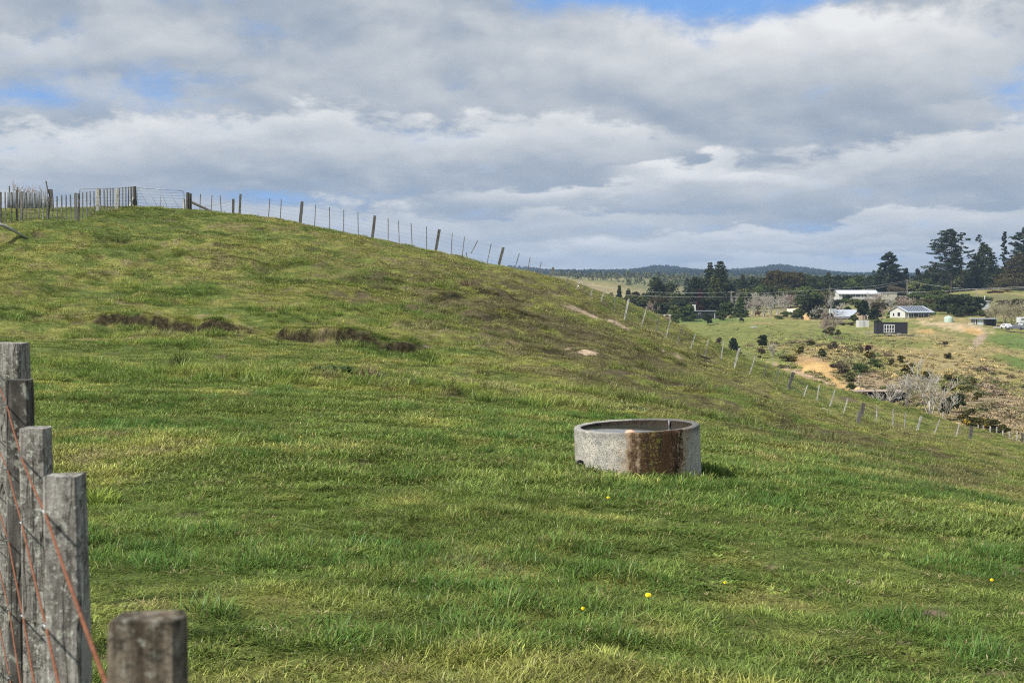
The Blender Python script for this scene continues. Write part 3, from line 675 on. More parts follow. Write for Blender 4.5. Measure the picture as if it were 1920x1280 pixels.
def far_tint(X, Y, Z):
    px, py = proj(X, Y, Z)
    n1 = fbm(X * .04, Y * .04, 51, 3); n2 = fbm(X * .22, Y * .22, 52, 3); n3 = fbm(X * .8, Y * .8, 53, 2)
    c = lerp(np.array(FAR['grass']), np.array(FAR['tan']), sstep(.42 + 1.0 * n1 + .8 * n2, 0, 1))
    wx = 10 * n1 + 8 * n2 + 5 * n3; wy = 3.0 * fbm(X * .05, Y * .05, 54, 3) + 3.5 * fbm(X * .25, Y * .25, 55, 2)
    for cx, cy, sx, sy, ti_, nm, w_ in far_paint:
        q = blob(px + wx, py + wy * min(1, sy / 9), cx, cy, sx, sy, ti_) * w_
        c = lerp(c, np.array(FAR[nm]), sstep(q + .25 * n2 + .25 * n3, .32, .62) * min(1, w_ + .2))
    hz_ = sstep(Y, 600, 850) * (1 - np.clip(blob(px, py, 1090, 536, 90, 14, .1), 0, 1)); c = lerp(c, lerp(np.array([.15, .16, .075]), np.array([.26, .23, .12]), sstep(n2 * 2 + n1, -.3, .5)), hz_ * .85)
    # clay cutting above the track and the track itself
    q = blob(px + wx * .5, py + wy * .6, 1524, 684, 48, 16, .22) * 1.1; c = lerp(c, lerp(np.array(FAR['clay']), np.array(FAR['clayred']), sstep(n2 * 2.2 + n3, -.3, .4)), sstep(q + .3 * n3, .45, .6))
    q = np.maximum(blob(px, py, 1556, 706, 34, 8, .78), blob(px, py, 1600, 733, 30, 6, .35)); c = lerp(c, np.array(FAR['clay']), sstep(q + .2 * n3, .35, .55))
    q = np.maximum(blob(px, py, 1500, 700, 75, 4.5, .34), 0); c = lerp(c, np.array(FAR['track']) * np.array([1.05, .95, .92]), sstep(q, .35, .6))
    q = np.exp(-((py - 612 - (px - 1700) * -.02) / 3.0) ** 2) * 0
    wood = sstep(Y, 1500, 1900); c = lerp(c, np.array(FAR['wood']), wood)
    return c * (1 + .45 * n3[..., None])
m_far, t = new_mat('valley_land')
p = geopos(t); ti = attr(t, 'tint').outputs['Color']; n_a = t.noise(p, .9, 6, .7); n_b = t.noise(p, .22, 4, .6)
fc = t.mix(t.ramp(n_a, .42, .68), t.mix(.35, ti, (.035, .04, .015)), t.mix(.15, ti, (.25, .23, .10)))
fc = t.mix(t.ramp(n_b, .4, .65, 0, .35), fc, t.mix(.5, ti, (.12, .10, .05)))
finish(t, fc, .95, bump(t, n_a, .8, .9), .08)
Ysf = np.geomspace(72, 7500, 430)
X, Y, Z = fan(-.6, .75, 700, Ysf, H_far)
tag(mesh_obj('valley_ground', np.stack([X.ravel(), Y.ravel(), Z.ravel()], 1), grid_faces(*X.shape), m_far, smooth=True, attrs={'tint': far_tint(X, Y, Z).reshape(-1, 3)}),
    'rolling farmland and far ridge across the valley', 'valley', kind='structure')
# ------------------------------------------------------------------ wood, wire, iron
def wood_mat(name, dark, lite, lichen=.25, vscale=1.0, stain=None):
    m, t = new_mat(name); v = objco(t)
    mp = t.node('ShaderNodeMapping'); mp.inputs['Scale'].default_value = (9 * vscale, 9 * vscale, .8 * vscale); t.l.new(v, mp.inputs[0])
    grain = t.noise(mp.outputs[0], 9, 6, .65, .4); n = t.noise(v, 16 * vscale, 6, .7); l_ = t.noise(v, 110 * vscale, 5, .75)
    c = t.mix(t.ramp(grain, .3, .7), dark, lite)
    c = t.mix(t.math('MULTIPLY', t.ramp(n, .48, .64), .6), c, tuple(q * .45 for q in dark))
    if stain: c = t.mix(t.math('MULTIPLY', t.ramp(n, .38, .60), .75), c, stain)
    li = t.math('MULTIPLY', t.ramp(l_, .54, .60), t.ramp(n, .36, .52, 0, 1))
    c = t.mix(t.math('MULTIPLY', li, lichen * 2.4, clamp=True), c, (.52, .54, .44))
    wv = t.noise(mp.outputs[0], 2.6, 3, .5, .8); ck = t.ramp(t.math('ABSOLUTE', t.math('SUBTRACT', wv, .5)), .0, .012, 1, 0)
    c = t.mix(t.math('MULTIPLY', ck, .75), c, (.02, .017, .014))
    al = t.math('MULTIPLY', t.ramp(t.noise(v, 60 * vscale, 5, .8), .50, .58), t.ramp(t.noise(v, 7 * vscale, 3, .6), .44, .58)); c = t.mix(t.math('MULTIPLY', al, .8), c, (.035, .032, .026))
    hh_ = t.math('SUBTRACT', t.math('ADD', grain, t.math('MULTIPLY', l_, .5)), t.math('MULTIPLY', ck, .8))
    finish(t, c, .92, bump(t, hh_, .8, .006), .12); return m
m_bat = wood_mat('batten_weathered', (.15, .135, .115), (.38, .36, .32), .32)
m_bat_pale = wood_mat('batten_pale', (.26, .245, .22), (.50, .48, .44), .30)
m_bat_dark = wood_mat('post_stained', (.085, .066, .046), (.25, .21, .155), .16, stain=(.050, .037, .024))
m_post = wood_mat('post_weathered', (.045, .040, .035), (.15, .14, .125), .16, .35)
m_stake = wood_mat('stake_grey', (.085, .078, .070), (.24, .23, .21), .2, .35)
m_white = wood_mat('stake_lichened', (.25, .24, .21), (.62, .61, .55), .5, .35)
m_rust = plain('wire_rusty', (.21, .085, .045), .85, .55, 160, .15, .0, .5)
m_galv = plain('wire_galvanised', (.50, .51, .52), .42, .2, 60, .5, .7)
m_wire = plain('wire_fence', (.22, .22, .22), .6, .2, 20, .4, .3)
m_gate = plain('gate_pipe', (.20, .21, .23), .5, .25, 8, .5, .5)

# ------------------------------------------------------------------ the batten fence beside the camera
nf = empty('batten_fence', (-.25, .9, 0), 'close weathered batten fence with rusty wires at the left edge', 'fence')
def child(mb_or_obj, parent):
    return mb_or_obj
def rel(o, parent):
    o.parent = parent; o.matrix_parent_inverse = Matrix.Translation(parent.location).inverted() if parent.rotation_euler.z == 0 else parent.matrix_basis.inverted(); return o
def rough_batten(name, x, y, ztop, w_, d_, mat, parent, zbot=None, yaw=0.0, lean=0.0, seed=0):
    """sawn batten as a subdivided box with worn corners and a checked top"""
    r = random.Random(seed); zb = -0.05 if zbot is None else zbot; n = 26; bm = bmesh.new(); rings = []
    cs = [(-.5, -.42), (-.42, -.5), (.42, -.5), (.5, -.42), (.5, .42), (.42, .5), (-.42, .5), (-.5, .42)]
    for i in range(n + 1):
        q = i / n; zz = zb + (ztop - zb) * q; row = []
        for a, b in cs:
            j = 1 + .05 * (r.random() - .5); k = .965 if i == n else 1
            px_, py_ = a * w_ * j * k, b * d_ * j * k
            ca, sa = math.cos(yaw), math.sin(yaw)
            row.append(bm.verts.new((x + px_ * ca - py_ * sa + lean * (zz - ztop), y + px_ * sa + py_ * ca, zz + (.003 * (r.random() - .5) if i == n else 0))))
        rings.append(row)
    for i in range(n):
        for k in range(8): bm.faces.new((rings[i][k], rings[i][(k + 1) % 8], rings[i + 1][(k + 1) % 8], rings[i + 1][k]))
    top = bm.verts.new((x, y, ztop + .001))
    for k in range(8): bm.faces.new((rings[n][k], rings[n][(k + 1) % 8], top))
    bm.faces.new(list(reversed(rings[0])))
    me = bpy.data.meshes.new(name); bm.to_mesh(me); bm.free(); me.materials.append(mat)
    o = bpy.data.objects.new(name, me); col.objects.link(o); rel(o, parent); return o
YAW = math.atan2(.37, 1) * .35
near_bats = [ # left px, right px, top py, distance, depth, material, lean
 (197, 334, 1162, .90, .032, m_bat_dark, .006), (77, 145, 888, 1.69, .042, m_bat, -.012), (34, 84, 798, 2.45, .045, m_bat, -.004), (8, 52, 707, 3.20, .045, m_post, 0.0),
 (-28, 37, 638, 4.05, .10, m_bat, .0), (-62, -14, 640, 4.9, .05, m_bat, 0.0), (-95, -55, 615, 5.7, .05, m_bat, 0), (-120, -80, 600, 6.6, .05, m_bat, 0)]
wx_pts = []
for i, (l_, r_, tp, Y_, dp, mt, ln) in enumerate(near_bats):
    a_ = at(l_, tp + 6, Y_); b_ = at(r_, tp + 6, Y_)
    g_ = gz((a_[0] + b_[0]) / 2, Y_)
    o = rough_batten('batten' if i != 4 else 'post', (a_[0] + b_[0]) / 2, Y_ + dp / 2, a_[2], b_[0] - a_[0], dp, mt, nf, min(g_, 0) - .05, 0.0, ln, i)
    wx_pts.append((a_[0] - .003, Y_ + dp / 2, a_[2]))
wire_z = [1.345, 1.185, 1.02, .86, .70, .50]
for k, wz in enumerate(wire_z):
    mb = MB(); pts = []
    for i, (x_, y_, zt) in enumerate(wx_pts):
        ddx = -.0005 * k
        zz = wz if k else (zt - (.048 if i == 0 else .04 + .006 * i))
        pts.append((x_ + ddx, y_, zz - .01 * i * (k > 0) * .3))
    full_ = [pts[0]] if k else [pts[0]]
    for a_, b_ in zip(pts[:-1], pts[1:]):
        for f_ in (.25, .5, .75, 1.0):
            full_.append((a_[0] + (b_[0] - a_[0]) * f_, a_[1] + (b_[1] - a_[1]) * f_, a_[2] + (b_[2] - a_[2]) * f_ - .003 * math.sin(f_ * math.pi)))
    if k:  full_ = [(full_[0][0] + .16, full_[0][1] - .42, full_[0][2] + .0)] + full_
    mb.tube(full_, .0017, 8, 0)
    wob_ = mb.build('wire', m_rust, None, True); rel(wob_, nf)
    # galvanised staples and twists at each batten
    for i, (x_, y_, zt) in enumerate(wx_pts[:5]):
        s_ = MB(); c_ = pts[i]; lp = []
        for q in range(15):
            a_ = q / 14 * 2 * math.pi * 2.2
            lp.append((c_[0] + .0032 * math.cos(a_), c_[1] - .012 + q * .0018, c_[2] + .0036 * math.sin(a_)))
        s_.tube(lp, .0011, 6)
        so_ = s_.build('wire_tie', m_galv, None, True); so_.parent = wob_
# ------------------------------------------------------------------ concrete trough
m_conc, t = new_mat('trough_concrete'); v = objco(t)
n1 = t.noise(v, 5, 5, .6); n2 = t.noise(v, 42, 4, .7); n3 = t.noise(v, 110, 3, .6)
vo = t.node('ShaderNodeTexVoronoi'); vo.inputs['Scale'].default_value = 75; t.l.new(v, vo.inputs['Vector'])
c = t.mix(t.ramp(n1, .3, .7), (.30, .29, .255), (.56, .52, .43))
c = t.mix(t.math('MULTIPLY', t.ramp(t.noise(v, 15, 4, .6), .50, .62), .55), c, (.20, .20, .185))
c = t.mix(t.math('MULTIPLY', t.ramp(n2, .42, .62), .55), c, (.46, .45, .41))
c = t.mix(t.math('MULTIPLY', t.ramp(n3, .52, .60), .85), c, (.055, .05, .045))
c = t.mix(t.math('MULTIPLY', t.ramp(vo.outputs['Distance'], .0, .16, 1, 0), .5), c, (.13, .12, .105))
sp_ = t.node('ShaderNodeSeparateXYZ'); t.l.new(v, sp_.inputs[0])
ang = t.math('ARCTAN2', sp_.outputs[0], t.math('MULTIPLY', sp_.outputs[1], -1))      # 0 = towards the camera, + = right
mpn = t.node('ShaderNodeMapping'); mpn.inputs['Scale'].default_value = (14, 14, 1.6); t.l.new(v, mpn.inputs[0])
drip = t.noise(mpn.outputs[0], 1.0, 5, .6)
angw = t.math('ADD', t.math('MULTIPLY_ADD', sp_.outputs[2], -.16, t.math('ADD', ang, -.05)), t.math('ADD', t.math('MULTIPLY', t.math('SUBTRACT', drip, .5), .70), t.math('ADD', t.math('MULTIPLY', t.math('SUBTRACT', n2, .5), .55), t.math('MULTIPLY', t.math('SUBTRACT', t.noise(v, 13, 5, .65), .5), .50))))
outer = t.ramp(t.math('ADD', t.math('MULTIPLY', sp_.outputs[0], sp_.outputs[0]), t.math('MULTIPLY', sp_.outputs[1], sp_.outputs[1])), .38, .40)
stain = t.math('MULTIPLY', t.math('MULTIPLY', t.ramp(angw, -.26, -.04), t.ramp(angw, .58, .76, 1, 0)), outer)
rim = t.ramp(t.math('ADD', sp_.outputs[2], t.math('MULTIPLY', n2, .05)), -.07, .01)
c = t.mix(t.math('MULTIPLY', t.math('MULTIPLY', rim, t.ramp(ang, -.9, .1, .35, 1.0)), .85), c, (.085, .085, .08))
rust = t.math('MULTIPLY', t.math('MULTIPLY', t.ramp(angw, -.50, -.12), t.ramp(angw, .66, .96, 1, 0)), outer)
c = t.mix(t.math('MULTIPLY', rust, .85), c, t.mix(t.ramp(n2, .3, .7), (.22, .125, .055), (.42, .30, .18)))
dk = t.mix(t.ramp(drip, .35, .62), (.010, .0075, .005), (.050, .024, .011))
c = t.mix(t.math('MULTIPLY', stain, .96), c, dk)
moss = t.math('MULTIPLY', t.math('MULTIPLY', t.ramp(angw, .0, .12), t.ramp(angw, .26, .40, 1, 0)), t.math('MULTIPLY', t.ramp(n2, .53, .60), outer))
c = t.mix(t.math('MULTIPLY', moss, .9), c, (.17, .17, .035))
c = t.mix(t.math('MULTIPLY', t.math('MULTIPLY', t.ramp(n3, .60, .66), stain), .5), c, (.40, .27, .15))
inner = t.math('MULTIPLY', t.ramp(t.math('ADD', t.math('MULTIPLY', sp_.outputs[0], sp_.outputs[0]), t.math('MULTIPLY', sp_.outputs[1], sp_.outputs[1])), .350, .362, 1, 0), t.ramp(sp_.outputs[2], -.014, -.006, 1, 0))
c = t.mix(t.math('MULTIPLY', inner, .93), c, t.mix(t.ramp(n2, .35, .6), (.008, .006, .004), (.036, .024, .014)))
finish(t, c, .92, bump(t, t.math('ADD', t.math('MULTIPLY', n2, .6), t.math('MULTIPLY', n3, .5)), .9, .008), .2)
ROLL = -R(2.3)
tr_o = empty('water_trough', TR_C, 'round concrete trough full of water, brown rust stain down its front', 'trough')
tr_o.rotation_euler = (R(.6), ROLL, 0)
bm = bmesh.new(); Rr, ri = .653, .578; N_ = 160
prof = [(Rr - .02, -.68), (Rr, -.66)] + [(Rr + .0, -.66 + k * .061) for k in range(1, 11)] + [(Rr, -.012), (Rr - .004, -.004), (Rr - .012, 0), (ri + .012, 0), (ri + .003, -.004), (ri, -.014), (ri - .002, -.10), (ri - .006, -.2), (ri - .01, -.34), (0.001, -.345)]
mb = MB(); mb.lathe(prof, N_)
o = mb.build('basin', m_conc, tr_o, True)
me = o.data
for vtx in me.vertices:                       # cast concrete is slightly out of true, its rim chipped
    x_, y_, z_ = vtx.co; a_ = math.atan2(y_, x_); r0 = math.hypot(x_, y_)
    if r0 > .3:
        k = .004 * math.sin(a_ * 3 + 1) + .006 * float(vnoise(np.array([a_ * 9.]), np.array([z_ * 14.]), 5)[0]) + .004 * float(vnoise(np.array([a_ * 31.]), np.array([z_ * 40.]), 6)[0])
        vtx.co.x *= 1 + k / r0; vtx.co.y *= 1 + k / r0
        if z_ > -.02: vtx.co.z += .005 * float(vnoise(np.array([a_ * 14.]), np.array([r0 * 30]), 7)[0]) + .003 * float(vnoise(np.array([a_ * 45.]), np.array([r0 * 60]), 8)[0])
m_water, t = new_mat('trough_water'); v = objco(t)
nn = t.noise(v, 7, 3, .5)
finish(t, (.035, .040, .030), .03, bump(t, nn, .10, .01), .5, 0, {'IOR': 1.33})
mb = MB(); mb.lathe([(ri + .004, 0), (.3, 0), (.001, 0)], 96)
wo = mb.build('water', m_water, tr_o, True); wo.location = (0, 0, -.052); wo.rotation_euler = (-R(.6), -ROLL, 0)
m_float = plain('float_plastic', (.62, .28, .17), .6, .15, 30, .4, c2=(.72, .40, .27))
mb = MB(); mb.lathe([(.001, -.035), (.03, -.032), (.052, -.018), (.062, 0), (.054, .018), (.034, .032), (.012, .040), (.001, .041)], 24)
fo = mb.build('float_ball', m_float, tr_o, True); fo.location = (-.085, -.20, -.060)
mb = MB(); mb.tube([(.385, .40, -.10), (.385, .40, -.006)], .009, 10); mb.tube([(.385, .40, -.02), (.43, .44, -.02)], .008, 8); mb.build('inlet_valve', m_wire, tr_o, True)
m_pipe = plain('pipe_black', (.018, .017, .016), .5, .2, 20)
pa_ = []
for q in range(13):
    a_ = math.pi * (1.05 - q / 12 * .95); pa_.append((-.615 + .055 * math.cos(a_) * .8, -.30 + .018 * math.cos(a_), -.375 + .065 * math.sin(a_)))
pa_ = [(pa_[0][0] - .01, pa_[0][1] - .01, -.50)] + pa_ + [(pa_[-1][0] + .004, pa_[-1][1], -.40)]
mb = MB(); mb.tube(pa_, .015, 10); mb.build('overflow_pipe', m_pipe, tr_o, True)

# ------------------------------------------------------------------ generic stake line on real ground
def stake_part(name, parent, base, top, w_, d_, mat, sunk=.12, jag=.12):
    mb = MB(); b = Vector(base); tt = Vector(top); dr = (tt - b).normalized()
    mb.beam(b - dr * sunk, tt, w_, d_, jag=jag, up=(0, 1, 0))
    return rel(mb.build(name, mat), parent)
def fence_wires(parent, posts, fr, mat, r=.004, sag=.0, seed=0, name='wire'):
    rr = random.Random(seed)
    for f_ in fr:
        pts = []
        for i, (b, tt) in enumerate(posts):
            p_ = Vector(b) + (Vector(tt) - Vector(b)) * (f_ + rr.uniform(-.015, .015))
            if pts and sag: pts.append((pts[-1] + p_) / 2 - Vector((0, 0, sag * rr.random())))
            pts.append(p_)
        mb = MB(); mb.tube(pts, r, 4); rel(mb.build(name, mat, None, True), parent)

# hill fence: (top x, top y, base x, base y, kind)   kinds: s stake, p post, d dark thick, w pale lichened stake, k short post
hf = [(376,364,374.6,395.6,'s'),(397.5,365.6,396,395,'s'),(412.8,366,415,398,'s'),(437.5,373,437,399.5,'k'),(451,364,449,401.5,'d'),(506,372,503,407,'s'),(527.6,374,525,409,'s'),(566.6,378,562,417,'p'),(591.8,384,589.6,424,'s'),
(617.6,388.5,618.4,430,'s'),(644.6,393,644,435,'s'),(671,397.6,672,440,'s'),(703,404.5,697.5,445,'p'),(727.7,409,728,450,'s'),(747,414,749,455,'s'),(770.8,419,773,460,'s'),(799.6,425,800,466,'s'),(824,430,815.6,471,'p'),
(848,437,845.5,477,'s'),(871,443.5,865.5,481,'s'),(921,457,912,490,'s'),(944,464,934,501,'p'),(973.8,474.5,965,505,'s'),(994,482,989,509,'s'),(1015,491,1009.5,522,'s'),(1037.5,501,1031,539,'k2'),(1067.5,514,1060,539,'s'),
(1087.5,522.5,1080,550,'w'),(1111,540,1107,560,'w'),(1133,545,1126,577.5,'w'),(1155,552.5,1150.5,582.5,'s'),(1179,560,1170.5,600,'pw'),(1212.5,576,1202,616,'w'),(1236,589,1230,629,'s'),(1257.5,599,1248,637.5,'w'),(1279,612,1269,645,'s'),
(1304.5,626,1291,662.5,'w'),(1328,636,1320,665,'w'),(1357,640,1351,679,'w'),(1386,653,1374.5,693,'pw'),(1417.5,666,1405,702.5,'w'),(1437.5,682.5,1429,714,'s'),(1462,686,1451,725,'s'),(1487.5,697.5,1477,736,'p'),(1514,722,1506,747.5,'w'),
(1536,721,1529.5,756,'w'),(1566,730,1553,769,'w'),(1590,746,1581,777.5,'w'),(1619.5,755,1614,797.5,'p'),(1645,762.5,1642,804,'w'),(1675,766,1674.5,807.5,'w'),(1698,772.5,1695.5,803,'w'),(1727.5,780,1719.5,820.5,'pw'),(1762.5,786,1749,825,'w'),(1799.5,792.5,1790,829,'w'),(1822,799,1818,830,'p')]
m = len(hf); Ysn = np.full(m, np.nan)
for i, (tx, ty, bx, by, k) in enumerate(hf):
    if bx > 1160:
        h_ = base_hit(bx, by, tps_near, 40, 125)
        if h_: Ysn[i] = h_[1]
idx = np.arange(m); good = ~np.isnan(Ysn); bxs = np.array([q[2] for q in hf])
Ysn[bxs < 1010] = 79.0; good = ~np.isnan(Ysn)
Ysm = np.interp(bxs, bxs[good], Ysn[good])
Ysm = np.convolve(np.pad(Ysm, 3, mode='edge'), np.ones(7) / 7, 'valid')

hfo = empty('hill_fence', (0, 78, gz(0, 78)), 'long wire fence of leaning posts and battens running down the hill', 'fence')
posts = []
for (tx, ty, bx, by, k), Y_ in zip(hf, Ysm):
    b = at(bx, by, Y_); b = (b[0], Y_, gz(b[0], Y_)); L_ = {'p': 1.24, 'd': 1.15, 'k': .82}.get(k, 1.14)
    tt = at(tx, ty, Y_ + (.08 if k in 'pd' else -.03))
    if tt[2] < b[2] + .5: tt = (tt[0], tt[1], b[2] + .9)
    wd = {'s': .042, 'w': .050, 'p': .15, 'd': .11, 'k': .12, 'k2': .11, 'pw': .085}[k]
    mt = {'s': m_stake, 'w': m_white, 'p': m_post, 'd': m_post, 'k': m_post, 'k2': m_stake, 'pw': m_white}[k]
    stake_part('post' if k in ('p', 'd', 'k', 'k2', 'pw') else 'batten', hfo, b, tt, wd, wd * .8, mt)
    posts.append((b, tt))
fence_wires(hfo, posts, (.12, .27, .42, .58, .74, .9), m_wire, .0028, .02, 3)
a_, b_ = at(895.8, 451, 79), at(883, 475.6, 79); mb = MB(); mb.beam(b_, a_, .045, .04, up=(0, 1, 0), jag=.1)
tag(rel(mb.build('batten', m_stake), hfo), 'broken batten hanging slanted in the wires')
a_, b_ = at(874, 473, 79), at(876, 486, 79); mb = MB(); mb.beam(b_, a_, .045, .04, up=(0, 1, 0), jag=.2)
tag(rel(mb.build('batten', m_stake), hfo), 'snapped batten stub')
b = near_hit(1609, 797, 40); b = b or (17, 70, gz(17, 70)); tt = at(1612, 771, b[1])
tag(stake_part('post', hfo, (b[0], b[1], gz(b[0], b[1])), tt, .13, .12, m_stake), 'short stout pale post beside a taller dark one')

# second fence on the far side at the right edge
rf = [(1834,796,1834,812,'w'),(1843.7,797,1844,816,'w'),(1857,799,1854,821,'s'),(1869,800,1868,817,'w'),(1880.5,806,1879,829,'w'),(1893,808,1892,829,'w'),(1907.5,809,1905.5,832,'w'),(1917,812,1916,838,'p'),(1932,818,1931,842,'w')]
fo2 = empty('gully_fence', (38, 112, fz(38, 112)), 'low pale batten fence crossing the gully at the right edge', 'fence'); posts = []
for tx, ty, bx, by, k in rf:
    Y_ = 112 - (bx - 1830) * .05; b = at(bx, by, Y_); g_ = max(fz(b[0], Y_), gz(b[0], Y_))
    tt = at(tx, ty, Y_); b = (b[0], Y_, min(b[2], max(g_, tt[2] - 1.5)))
    stake_part('post' if k == 'p' else 'batten', fo2, b, tt, .2 if k == 'p' else .08, .07, m_post if k == 'p' else m_white, sunk=.5); posts.append((b, tt))
fence_wires(fo2, posts, (.2, .4, .6, .85), m_wire, .005, .02, 5)

# ------------------------------------------------------------------ yard fence at the left, with gates
yf = [(1,360,1,417,'t'),(9.5,360,10.5,416,'s'),(21,360,22,416,'s'),(32,356,32,414,'t'),(41,359,40,414,'T'),(48.5,361,48.5,413,'s'),(57,362,57.5,415,'s'),(65,363,65,415.5,'s'),(74,366,73,416,'s'),(82,367.5,81,419,'w'),(92,369,89,420.5,'T'),
(99,369,98,417.5,'s'),(107,368,107,416,'s'),(115.6,366,116,413,'s'),(124,365.6,124,413,'s'),(132,365,133,412,'s'),(142,362,142,415,'T'),(148,363,148,410,'t'),(155,361,155,409,'s'),(162.5,360.6,163,405.6,'s'),(169,359,169.6,405,'s'),
(176,358.5,177,404,'s'),(183.5,354,183,404,'P'),(188,355.6,188.5,401,'s'),(195,355,195.6,396.5,'s'),(201,354,201.5,395,'s'),(207,354,207,394,'s'),(212,353.5,212,393.5,'s'),(219,353,219,392,'P'),(224,352.5,224,392,'s'),(230,351.5,230,391,'s'),(236,350.6,236,391,'s'),(241,350,241,391.5,'s'),(246,350,246.5,391.5,'t')]
yfo = empty('yard_fence', (-24, 62, gz(-24, 62)), 'closely battened grey fence on the skyline at the upper left', 'fence'); posts = []
bxs = np.array([q[2] for q in yf]); Yy = np.full(len(yf), np.nan)
for i, q in enumerate(yf):
    if q[3] > 398:
        h_ = base_hit(q[2], q[3], tps_near, 40, 125); Yy[i] = h_[1] if h_ else np.nan
Yy[bxs > 215] = 77.5; g_ = ~np.isnan(Yy); Yy = np.interp(bxs, bxs[g_], Yy[g_]); Yy = np.convolve(np.pad(Yy, 4, mode='edge'), np.ones(9) / 9, 'valid')

for (tx, ty, bx, by, k), Y_ in zip(yf, Yy):
    b = at(bx, by, Y_); b = (b[0], Y_, gz(b[0], Y_)); tt = at(tx, ty, Y_)
    wd = {'s': .055, 't': .085, 'w': .05, 'T': .13, 'P': .15}[k]; mt = {'s': m_stake, 't': m_post, 'w': m_white, 'T': m_stake, 'P': m_white}[k]
    stake_part('post' if k in 'TP' else 'batten', yfo, b, tt, wd, wd * .7, mt, .15); posts.append((b, tt))
fence_wires(yfo, posts, (.15, .32, .5, .68, .84), m_wire, .0035, .01, 4)

def ridge(px, py, Y_): a = at(px, py, Y_); return (a[0], Y_, gz(a[0], Y_))
YG = 79.5
def strainer(name, tx, ty, bx, by, w_, Y_, label, mat=m_post):
    b = ridge(bx, by, Y_); tt = at(tx, ty, Y_); n = 14; mb = MB()
    pts = [Vector((b[0], b[1], b[2] - .2)).lerp(Vector(tt), q / 10) for q in range(11)]
    mb.tube(pts, [w_ / 2 * (1.06 - .01 * q + .02 * math.sin(q * 2.1)) for q in range(11)], n)
    o = mb.build(name, mat); o.data.shade_smooth() if False else None
    tag(o, label, 'post'); return o
def add_cap(o): return o
strainer('strainer_post', 252, 349.5, 253, 391.5, .21, YG, 'thick round post between the two wire gates')
strainer('strainer_post', 352, 361, 351.5, 394, .20, YG, 'stout brown post where the right gate latches')
strainer('strainer_post', 357, 363, 357, 394.5, .15, YG + .25, 'narrower post touching the right side of the latch post')
strainer('gate_stop_post', 345, 373, 345, 393, .13, YG - .3, 'short pale post at the foot of the right gate', m_white)
mb = MB(); a_ = at(249.5, 371, YG - .1); b_ = ridge(243, 391, YG - .4); mb.beam(b_, a_, .11, .09, jag=.2)
tag(mb.build('leaning_stake', m_white), 'short pale stake leaning against the thick gate post', 'stake')
mb = MB(); a_ = at(359, 379, YG); b_ = ridge(406, 398, YG + .2); b_ = (b_[0], b_[1], b_[2] + .03); mb.tube([a_, b_], .075, 10)
tag(mb.build('stay_rail', m_stake), 'slanting timber stay propped against the right gate posts', 'stay')
mb = MB(); mb.tube([at(381, 387, YG), at(405, 384, YG), at(432, 377, YG)], .012, 5)
tag(mb.build('stay_wire', m_wire), 'twitch wire rising to the short post right of the gate', 'wire')
def gate(x0, y0, x1, y1, xb0, yb0, xb1, yb1, Y_, label, diag, round_l, round_r):
    P = lambda x_, y_: Vector(at(x_, y_, Y_))
    g = empty('wire_gate', tuple(P(xb0, yb0)), label, 'gate'); rr = 3.2
    pts = []
    pts.append(P(xb0, yb0))
    if round_l: pts += [P(x0, y0 + rr * 2), P(x0 + rr * .3, y0 + rr * .5), P(x0 + rr * 1.4, y0)]
    else: pts += [P(x0, y0)]
    if round_r: pts += [P(x1 - rr * 1.4, y1), P(x1 - rr * .3, y1 + rr * .5), P(x1, y1 + rr * 2)]
    else: pts += [P(x1, y1)]
    pts += [P(xb1, yb1), P(xb0, yb0)]
    mb = MB(); mb.tube(pts, .021, 8); rel(mb.build('frame', m_gate, None, True), g)
    for k in range(1, 7):
        f_ = k / 6.6; mb = MB()
        a_ = P(x0, y0).lerp(P(xb0, yb0), f_); b_ = P(x1, y1).lerp(P(xb1, yb1), f_); mb.tube([a_, (a_ + b_) / 2 - Vector((0, 0, .012 * (k % 3))), b_], .0065, 4); rel(mb.build('rail_wire', m_wire, None, True), g)
    mb = MB(); mb.tube([P((x0 + x1) / 2, (y0 + y1) / 2), P((xb0 + xb1) / 2, (yb0 + yb1) / 2)], .011, 5); rel(mb.build('upright', m_gate, None, True), g)
    for q0, q1 in diag:
        a_ = P(x0, y0).lerp(P(x1, y1), q0); b_ = P(xb0, yb0).lerp(P(xb1, yb1), q1); mb = MB(); mb.tube([a_, b_], .008, 4); rel(mb.build('stay_wire', m_wire, None, True), g)
    return g
gate(149, 354, 247, 352.5, 149, 391, 247, 391, 80.5, 'wire mesh gate standing behind the battens, rounded top at its left', [], True, False)
gate(257, 352, 345, 357.5, 257, 388.5, 345, 391.5, 79.6, 'sagging wire mesh gate with slanting stays beside the round post', [(.02, .26), (.22, .45), (.48, .66), (.66, .9)], False, True)

# corrugated iron sheets beyond the yard fence
m_iron = plain('iron_corrugated', (.17, .19, .21), .6, .18, 3, .3, .0, .1, (6, 6, .6))
m_iron.node_tree.nodes
ir = empty('iron_wall', at(13, 392, 84), 'corrugated iron sheet wall behind the yard battens', 'wall')
edges = [13, 24, 37, 50, 62, 75, 89]; tops = [360.5, 360, 359, 360, 358.5, 358.5]
for i in range(6):
    V = []; nseg = 24
    for k in range(nseg + 1):
        q = k / nseg; px_ = edges[i] + (edges[i + 1] - edges[i]) * q
        for py_ in (tops[i] + (.4 if i % 2 else 0), 398):
            a_ = at(px_, py_, 84 + .02 * (i % 2)); V.append((a_[0], a_[1] + .022 * math.cos(q * nseg * math.pi / 3), a_[2]))
    o = mesh_obj('iron_sheet', V, [(2 * k, 2 * k + 1, 2 * k + 3, 2 * k + 2) for k in range(nseg)], m_iron, None, True)
    s_ = o.modifiers.new('thick', 'SOLIDIFY'); s_.thickness = .003; rel(o, ir)
